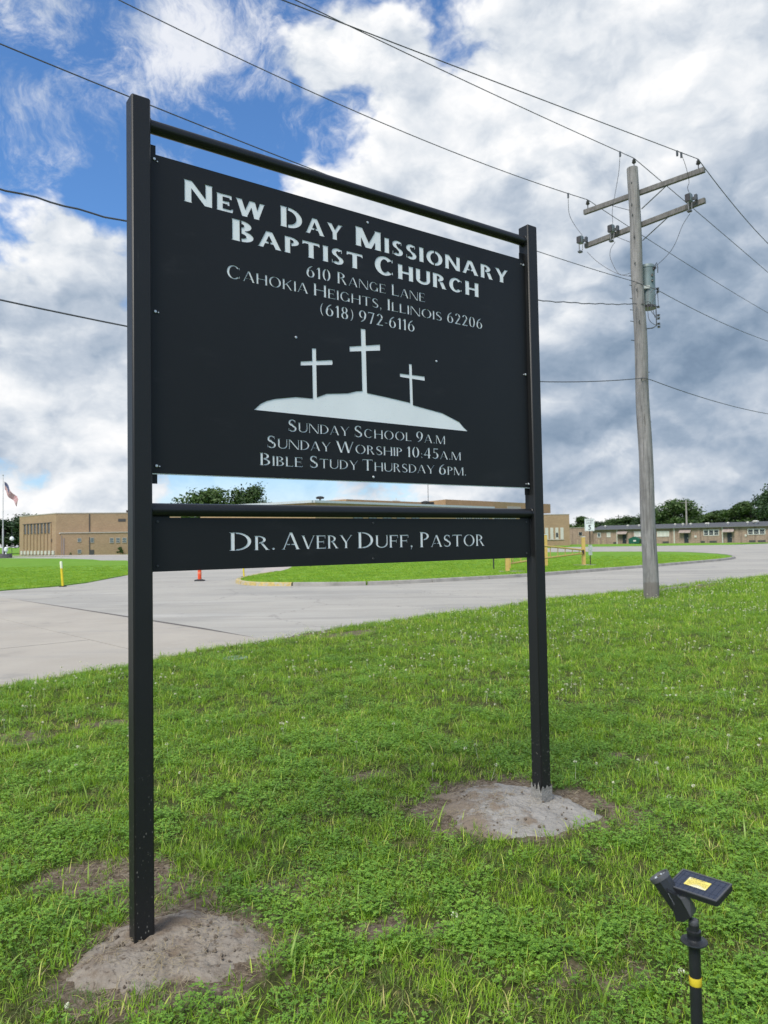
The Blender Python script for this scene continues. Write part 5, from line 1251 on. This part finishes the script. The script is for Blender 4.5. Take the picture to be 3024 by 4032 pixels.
# centre building
B2 = thing('school_building', 'long golden brick school building with white metal fascia seen between rail and name panel', 'building', (-9.3, 100, 0), R_(46.47))
MB().prism([(0, 0), (41.2, 0), (41.2, 22), (-3.9, 22), (-3.9, 21.7)], -.1, 6.95).build('wall', M_bB, B2)
MB().box(-.35, 41.4, -.35, .3, 6.95, 7.27).build('fascia', M_fascia, B2); edge_strip(fs_ := MB(), [(-4.3, 22), (-.36, .0)], 6.95, 7.27, -.3, .3); fs_.build('fascia', M_fascia, B2)
MB().prism([(41.2, .4), (54, .4), (54, 18), (41.2, 18)], -.1, 6.9).build('wall', M_bB, B2)
MB().box(41.2, 52.4, .0, .4, 6.65, 6.92).build('fascia', M_coping, B2)
for xa, xb in ((7.1, 9.0), (10.2, 11.9), (13.2, 15.1), (16.2, 18.2), (19.6, 21.5)): window(B2, xa, xb, 3.7, 5.9, 2, M_dframe, M_glassb, 0, True, .08)
for xa in (30.8, 33.2, 35.6, 38.0, 42.2, 44.6, 47.0): window(B2, xa, xa + 2.0, 3.6, 5.8, 3, M_frame, M_glass, 0 if xa < 41 else .4, True, .10)
MB().box(1.0, 28, -.05, -.004, .3, 1.0).build('plinth', M_coping, B2)
MB().prism([(13.4, 8), (32, 8), (32, 20), (12.4, 20)], 6.96, 8.22).build('upper_wall', M_bB, B2)
MB().prism([(38.1, 8), (74, 8), (74, 22), (43, 22)], 6.96, 8.90).build('upper_wall', M_bB, B2)
MB().box(57.6, 62.4, 7.92, 7.997, 7.0, 8.1).build('vent', M_coping, B2); MB().box(58.8, 61.4, 7.86, 7.917, 7.1, 7.6).build('vent', M_dframe, B2)
MB().lathe([(.1, 0), (.12, .25), (.55, .3), (.6, .5), (.35, .62), (.05, .66)], 14, (1.6, .8, 7.27)).build('roof_vent', M_dk, B2)
MB().lathe([(.15, 0), (.2, .3), (.7, .4), (.72, .7), (.3, .85)], 12, (26.6, 3.0, 7.2)).build('roof_vent', M_dk, B2)
MB().box(27.6, 28.2, 2.5, 3.1, 6.96, 7.9).tube([(27.3, 3.0, 6.96), (27.3, 3.0, 11.2)], .05, 6).build('antenna_mast', M_dk, B2)
MB().tube([(26, 9, 8.2), (26, 9, 8.9)], .06, 6).box(25.1, 26.9, 8.9, 9.1, 8.23, 8.4).build('roof_pipe', M_frame, B2)
MB().box(41.15, 41.35, -.12, -.004, 0, 6.6).build('downspout', M_frame, B2)
# right wing
B3 = thing('school_wing', 'plain tan brick wing with tall white window strips right of the sign', 'building', (26, 150, 0), 0)
MB().box(0, 11.55, 0, 12, -.1, 6.32).build('wall', M_bA, B3); MB().box(-.05, 11.62, -.06, .3, 6.32, 6.42).build('coping', M_coping, B3)
for k, xa in enumerate((4.6, 5.7, 6.60, 7.62, 8.65, 9.68)):
    s_ = MB().box(xa, xa + .62, -.07, -.004, 1.35, 3.7).build('window', M_cwhite, B3)
    if k in (1, 4): MB().box(xa + .1, xa + .54, -.10, -.073, 1.75, 2.65).build('pane', M_glass, s_)
MB().box(4.5, 10.4, -.12, -.004, 1.2, 1.34).build('sill', M_coping, B3)
MB().tube([(10.6, 1, 6.4), (10.9, 1, 7.3)], .04, 5).build('antenna', M_frame, B3)
# low building
B4 = thing('classroom_building', 'long low brown brick classroom building with dark shingle roof on the right', 'building', (42.8, 170, 0), R_(-37.57))
MB().box(5.3, 62, 0, 12, -.1, 3.30).build('wall', M_bC, B4)
MB().box(-6, 5.295, 1.0, 12, -.1, 3.80).build('wall', M_bC, B4); MB().box(-6, 5.29, .9, 1.3, 3.80, 3.90).build('coping', M_coping, B4)
rf = MB(); x0, x1 = 4.9, 62.5
rf.add([(x0, -.55, 3.32), (x1, -.55, 3.32), (x1, 6, 4.25), (x0, 6, 4.25), (x1, 12.5, 3.32), (x0, 12.5, 3.32)], [(0, 1, 2, 3), (3, 2, 4, 5), (0, 3, 5), (1, 4, 2), (0, 5, 4, 1)])
roof4 = rf.build('roof', M_shingle, B4)
MB().box(x0, x1, -.60, -.552, 3.20, 3.36).build('gutter', mat('dull grey gutter', (.17, .17, .18), .5, .3), B4)
for x in (7.3, 12.4, 14.9, 22.6, 24.2, 25.8, 28.9, 29.3, 33.1, 36.8, 46, 52):
    MB().lathe([(.14, 0), (.14, .3), (.26, .33), (.30, .5), (.10, .66)], 10, (x, 2.4, 3.6)).build('roof_vent', M_cwhite, B4)
MB().lathe([(.3, 0), (.3, .3), (.62, .38), (.66, .60), (.3, .75)], 14, (38.2, 2.8, 3.7)).build('roof_vent', M_cwhite, B4)
window(B4, 1.5, 2.4, 2.0, 2.9, 1, M_coping, M_glass, 1.0)
for x0, x1, z0, z1, n, gl_ in ((6.3, 7.15, 1.55, 2.6, 1, M_glassb), (8.5, 9.35, 1.55, 2.6, 1, M_cwhite), (14.6, 18.1, 1.55, 2.7, 3, M_cwhite), (19.5, 22.0, 1.5, 2.65, 3, M_cwhite), (28.9, 31.9, 1.55, 2.75, 3, M_glass), (37.2, 40.4, 1.6, 2.75, 3, M_glass), (44.5, 47.7, 1.6, 2.75, 3, M_glass)):
    window(B4, x0, x1, z0, z1, n, M_frame, gl_, 0, gl_ is M_glass, .12)
for xa, xb, xd in ((11.0, 13.2, 12.0), (24.2, 26.5, 25.05), (32.7, 34.8, 33.45), (48.5, 50.6, 49.2)):
    MB().add([(xa, -.003, 2.95), (xb, -.003, 2.95), (xb, -1.0, 2.25), (xa, -1.0, 2.25), (xa, -.003, 2.86), (xb, -.003, 2.86), (xb, -1.0, 2.16), (xa, -1.0, 2.16)], [(3, 2, 1, 0), (4, 5, 6, 7), (0, 4, 7, 3), (1, 2, 6, 5), (2, 3, 7, 6)]).build('canopy', mat('faded metal awning', (.33, .27, .24), .6, .1, .3, 3), B4)
    d4 = MB().box(xd, xd + .85, -.05, -.004, .15, 2.12).build('door', M_door, B4)
    MB().box(xd + .70, xd + .76, -.09, -.052, 1.0, 1.2).build('handle', M_frame, d4)
for x in (10.7, 22.95, 32.45, 43.3): MB().box(x, x + .22, -.16, -.004, 0, 3.18).build('downspout', M_cwhite, B4)
for x, z, s_ in ((27.1, 1.5, .45), (36.7, 1.55, .35)): MB().box(x, x + s_, -.12, -.004, z - .3, z + .12).build('wall_box', M_cwhite, B4)
for xa, xb in ((9.9, 10.6), (20.6, 21.9), (28.3, 29.1), (30.0, 31.4), (37.4, 38.6), (39.0, 40.4)): MB().box(xa, xb, -.03, -.004, .08, .48).build('vent', M_dframe, B4)
for xa, xb in ((24.0, 24.15), (27.8, 28.2), (31.95, 32.2)): MB().box(xa, xb, -.10, -.004, 0, 3.18).build('brick_pier', M_bC, B4)
# dumpster
def wl(x, y=0, z=0):
    a = R_(-37.57); return (42.8 + x * math.cos(a) - y * math.sin(a), 170 + x * math.sin(a) + y * math.cos(a), z)
M_green = mat('dark green dumpster paint', (.010, .095, .065), .5, .1, .2, 3)
db = thing('dumpster', 'dark green dumpster with sloped lids against the low brick building', 'dumpster', wl(14.1, -2.2), R_(-37.57))
dm = MB(); pf = [(0, .12), (2.2, .12), (2.3, .9), (2.1, 1.2), (1.1, 1.62), (0, 1.15)]
dm.add([(x, y, z) for y in (0, 1.5) for x, z in pf], [tuple(range(5, -1, -1))[::-1], tuple(range(11, 5, -1))] + [(i, i + 6, (i + 1) % 6 + 6, (i + 1) % 6) for i in range(6)]); dm.build('bin', M_green, db)
MB().box(1.0, 1.6, -.02, -.003, .55, .85).build('sticker', M_frame, db); MB().box(.1, .3, -.08, -.003, .7, .8).box(1.9, 2.1, -.08, -.003, .7, .8).build('lift_pocket', M_green, db)
for x in (.25, 1.95): MB().lathe([(.1, -.05), (.1, .05)], 10, (x, .2, .08), (0, 1, 0)).build('wheel', M_rub, db)
# small bollards in front of the low building
for x, lab in ((1.0, 'leftmost'), (2.3, 'second from the left'), (4.1, 'third from the left'), (5.6, 'fourth from the left'), (7.0, 'fifth from the left'), (9.0, 'second from the right'), (9.95, 'rightmost')):
    o = thing('bollard', lab + ' of the short faded yellow bollards before the low brick building', 'bollard', wl(x - 1.2, -3.0), 0, 'short bollards before the classroom building')
    MB().lathe([(.10, 0), (.10, .95), (.06, 1.02)], 10).build('shaft', mat('faded bollard paint', (.42, .33, .20), .7), o)
# background utility poles
for x, y, h_, lab in ((74.8, 236, 8.6, 'thin utility pole rising behind the low building left of the big wooden pole'), (64.4, 157.5, 9.2, 'thin pale utility pole in front of the low building right of the big wooden pole'), (107, 240, 9.6, 'distant thin utility pole behind the right end of the low building')):
    o = thing('distant_pole', lab, 'utility pole', (x, y, 0)); MB().tube([(0, 0, 0), (0, 0, h_)], [.22, .15], 8).build('shaft', M_kerb if y < 200 else M_pole, o); MB().box(-1.1, 1.1, -.06, .06, h_ - .6, h_ - .45).build('crossarm', M_arm, o)

# ------------------------------------------------------------------ trees and shrubs
M_leafT = leaf_mat('tree foliage', [(.10, (.022, .045, .014)), (.40, (.042, .080, .022)), (.66, (.070, .120, .032)), (.95, (.12, .175, .048))], .22, .6)
M_leafD = leaf_mat('dark tree foliage', [(.10, (.016, .036, .016)), (.45, (.030, .062, .024)), (.9, (.060, .10, .038))], .15, .6)
M_bark = mat('bark', (.11, .09, .075), .95, 0, .3, 3)
def crown_mesh(seed, nl, w, h, leaf, lumps, m_):
    r_ = np.random.default_rng(seed); V_ = []; T_ = []; cs = []
    for k in range(lumps):
        a = r_.uniform(0, 6.283); f_ = r_.uniform(.0, 1) ** .5; zf = r_.uniform(0, 1)
        prof = math.sin(math.pi * min(.97, .18 + .80 * zf)) ** .6
        cs.append((f_ * w * .36 * prof * math.cos(a), f_ * w * .36 * prof * math.sin(a), h * (.10 + .80 * zf), w * r_.uniform(.10, .20) * (.75 + .4 * prof)))
    for k in range(nl):
        cx, cy, cz, cr = cs[r_.integers(lumps)]
        d_ = r_.normal(0, 1, 3); d_ /= np.linalg.norm(d_); rr = cr * r_.uniform(.55, 1.08) * (1 + .25 * r_.normal())
        c = np.array([cx, cy, cz]) + d_ * rr * np.array([1, 1, .8]); n_ = d_ + r_.normal(0, .7, 3); n_ /= np.linalg.norm(n_)
        u = np.cross(n_, [0, 0, 1.0]); u /= np.linalg.norm(u) + 1e-6; v = np.cross(n_, u); s_ = leaf * r_.uniform(.6, 1.4); a = r_.uniform(0, 6.28)
        u, v = u * math.cos(a) + v * math.sin(a), v * math.cos(a) - u * math.sin(a)
        V_ += [c - u * s_, c + v * s_ * .55, c + u * s_, c - v * s_ * .55]; T_ += [float(np.clip(r_.uniform(0, 1), 0, 1))] * 4
    me = bpy.data.meshes.new('crown'); me.from_pydata([tuple(v) for v in V_], [], [(4 * i, 4 * i + 1, 4 * i + 2, 4 * i + 3) for i in range(nl)]); me.materials.append(m_)
    a = me.attributes.new('tint', 'FLOAT', 'POINT'); a.data.foreach_set('value', T_); return me, cs
CROWNS = [crown_mesh(s_, 6500, 1.0, 1.0, .027, lu, m_) for s_, lu, m_ in ((1, 26, M_leafT), (2, 20, M_leafT), (3, 30, M_leafD), (4, 16, M_leafT), (5, 22, M_leafD))]
def tree(x, y, w, h, k, label, trunk=.25, group='trees beyond the school buildings'):
    o = thing('tree', label, 'tree', (x, y, 0), U(0, 6.28), group)
    me, cs = CROWNS[k]; c = bpy.data.objects.new('crown', me); COL.objects.link(c); c.parent = o; c.location = (0, 0, h * trunk * .6); c.scale = (w * 1.28, w * 1.28, h * (1 - trunk * .6) * 1.02); c.rotation_euler = (0, 0, U(0, 6.28))
    mb = MB().tube([(0, 0, -.2), (0, 0, h * .25), (.02 * w, 0, h * .6), (0, .02 * w, h * .85)], [w * .035, w * .028, w * .018, w * .006], 8)
    for j in range(6):
        q_ = cs[j * 2]; mb.tube([(0, 0, h * (.22 + .06 * j)), (q_[0] * w * .5, q_[1] * w * .5, h * (.30 + .07 * j)), (q_[0] * w, q_[1] * w, h * trunk * .6 + q_[2] * h * (1 - trunk * .6))], [w * .016, w * .010, w * .004], 5)
    mb.build('trunk', M_bark, o, smooth=True)
TREES = [(-45.0, 185, 13.6, 16.6, 0, 'broad round topped tree left of the pair above the lower rail'), (-34.0, 185, 11.0, 16.9, 1, 'ragged tree right of the pair above the lower rail'),
         (-104, 192, 15, 8.6, 2, 'dark low tree at the far left edge behind the flagpole'), (-96.5, 188, 13, 9.2, 4, 'dark tree directly behind the flagpole'), (-90, 190, 12, 10.6, 2, 'dark tree rising behind the left corner of the school'), (-84, 205, 11, 10.9, 4, 'dark tree top just over the left school roof'),
         (51.5, 215, 8, 6.6, 1, 'small tree just right of the tan wing'), (57, 214, 8, 7.6, 3, 'small round tree left of the speed sign'), (66.5, 215, 7, 7.4, 0, 'tree just right of the speed sign'), (71.0, 216, 9, 7.9, 1, 'bushy tree behind the thin distant pole'), (76.5, 217, 6, 5.9, 3, 'low tree midway between sign and pole'),
         (79, 200, 12, 12.2, 0, 'tall dark tree partly hidden behind the big wooden pole'), (72.8, 205, 7, 8.2, 4, 'dark tree left of the big wooden pole'), (85.5, 212, 8, 7.2, 2, 'small dark tree right of the big wooden pole'), (89.5, 215, 7, 9.2, 1, 'ragged thin tree over the roof right of the pole'),
         (94.5, 216, 11, 7.8, 3, 'low mid green tree over the classroom roof'), (99.5, 214, 9, 9.0, 0, 'tree left of the big rounded one at right'), (96.8, 198, 12, 10.4, 3, 'big rounded mid green tree near the right edge'), (104, 206, 12, 8.8, 2, 'dark tree filling the gap at the right edge'), (100.5, 190, 11, 14.9, 4, 'tallest dark tree at the right edge'), (111, 196, 14, 13.5, 2, 'dark tree beyond the right edge'),
         (63, 226, 12, 6.8, 2, 'low dark tree behind the speed sign'), (82, 226, 14, 8.0, 3, 'wide mid green tree behind the big wooden pole'), (91.5, 224, 15, 7.6, 0, 'wide tree behind the roof vents of the classroom building'), (106, 226, 18, 9.4, 3, 'wide tree behind the right end of the classroom building'), (118, 228, 16, 10.5, 0, 'farthest wide tree at the right edge')]
for a in TREES: tree(*a)
bm_, _c = crown_mesh(9, 1500, 1.0, 1.0, .05, 14, M_leafT)
bl = B1.location; aa = R_(15.59)
for lx, lab, s_ in ((11.4, 'round green shrub against the school wall left of the sign post', 1.25), (2.9, 'tiny dark shrub by the school annex door', .45)):
    x = bl.x + lx * math.cos(aa) + 3.2 * math.sin(aa); y = bl.y + lx * math.sin(aa) - 3.2 * math.cos(aa)
    o = thing('shrub', lab, 'shrub', (x, y, 0)); c = bpy.data.objects.new('crown', bm_); COL.objects.link(c); c.parent = o; c.scale = (s_ * 1.25, s_ * 1.25, s_ * 1.05); MB().tube([(0, 0, 0), (0, 0, s_ * .6)], .05, 6).build('trunk', M_bark, o)
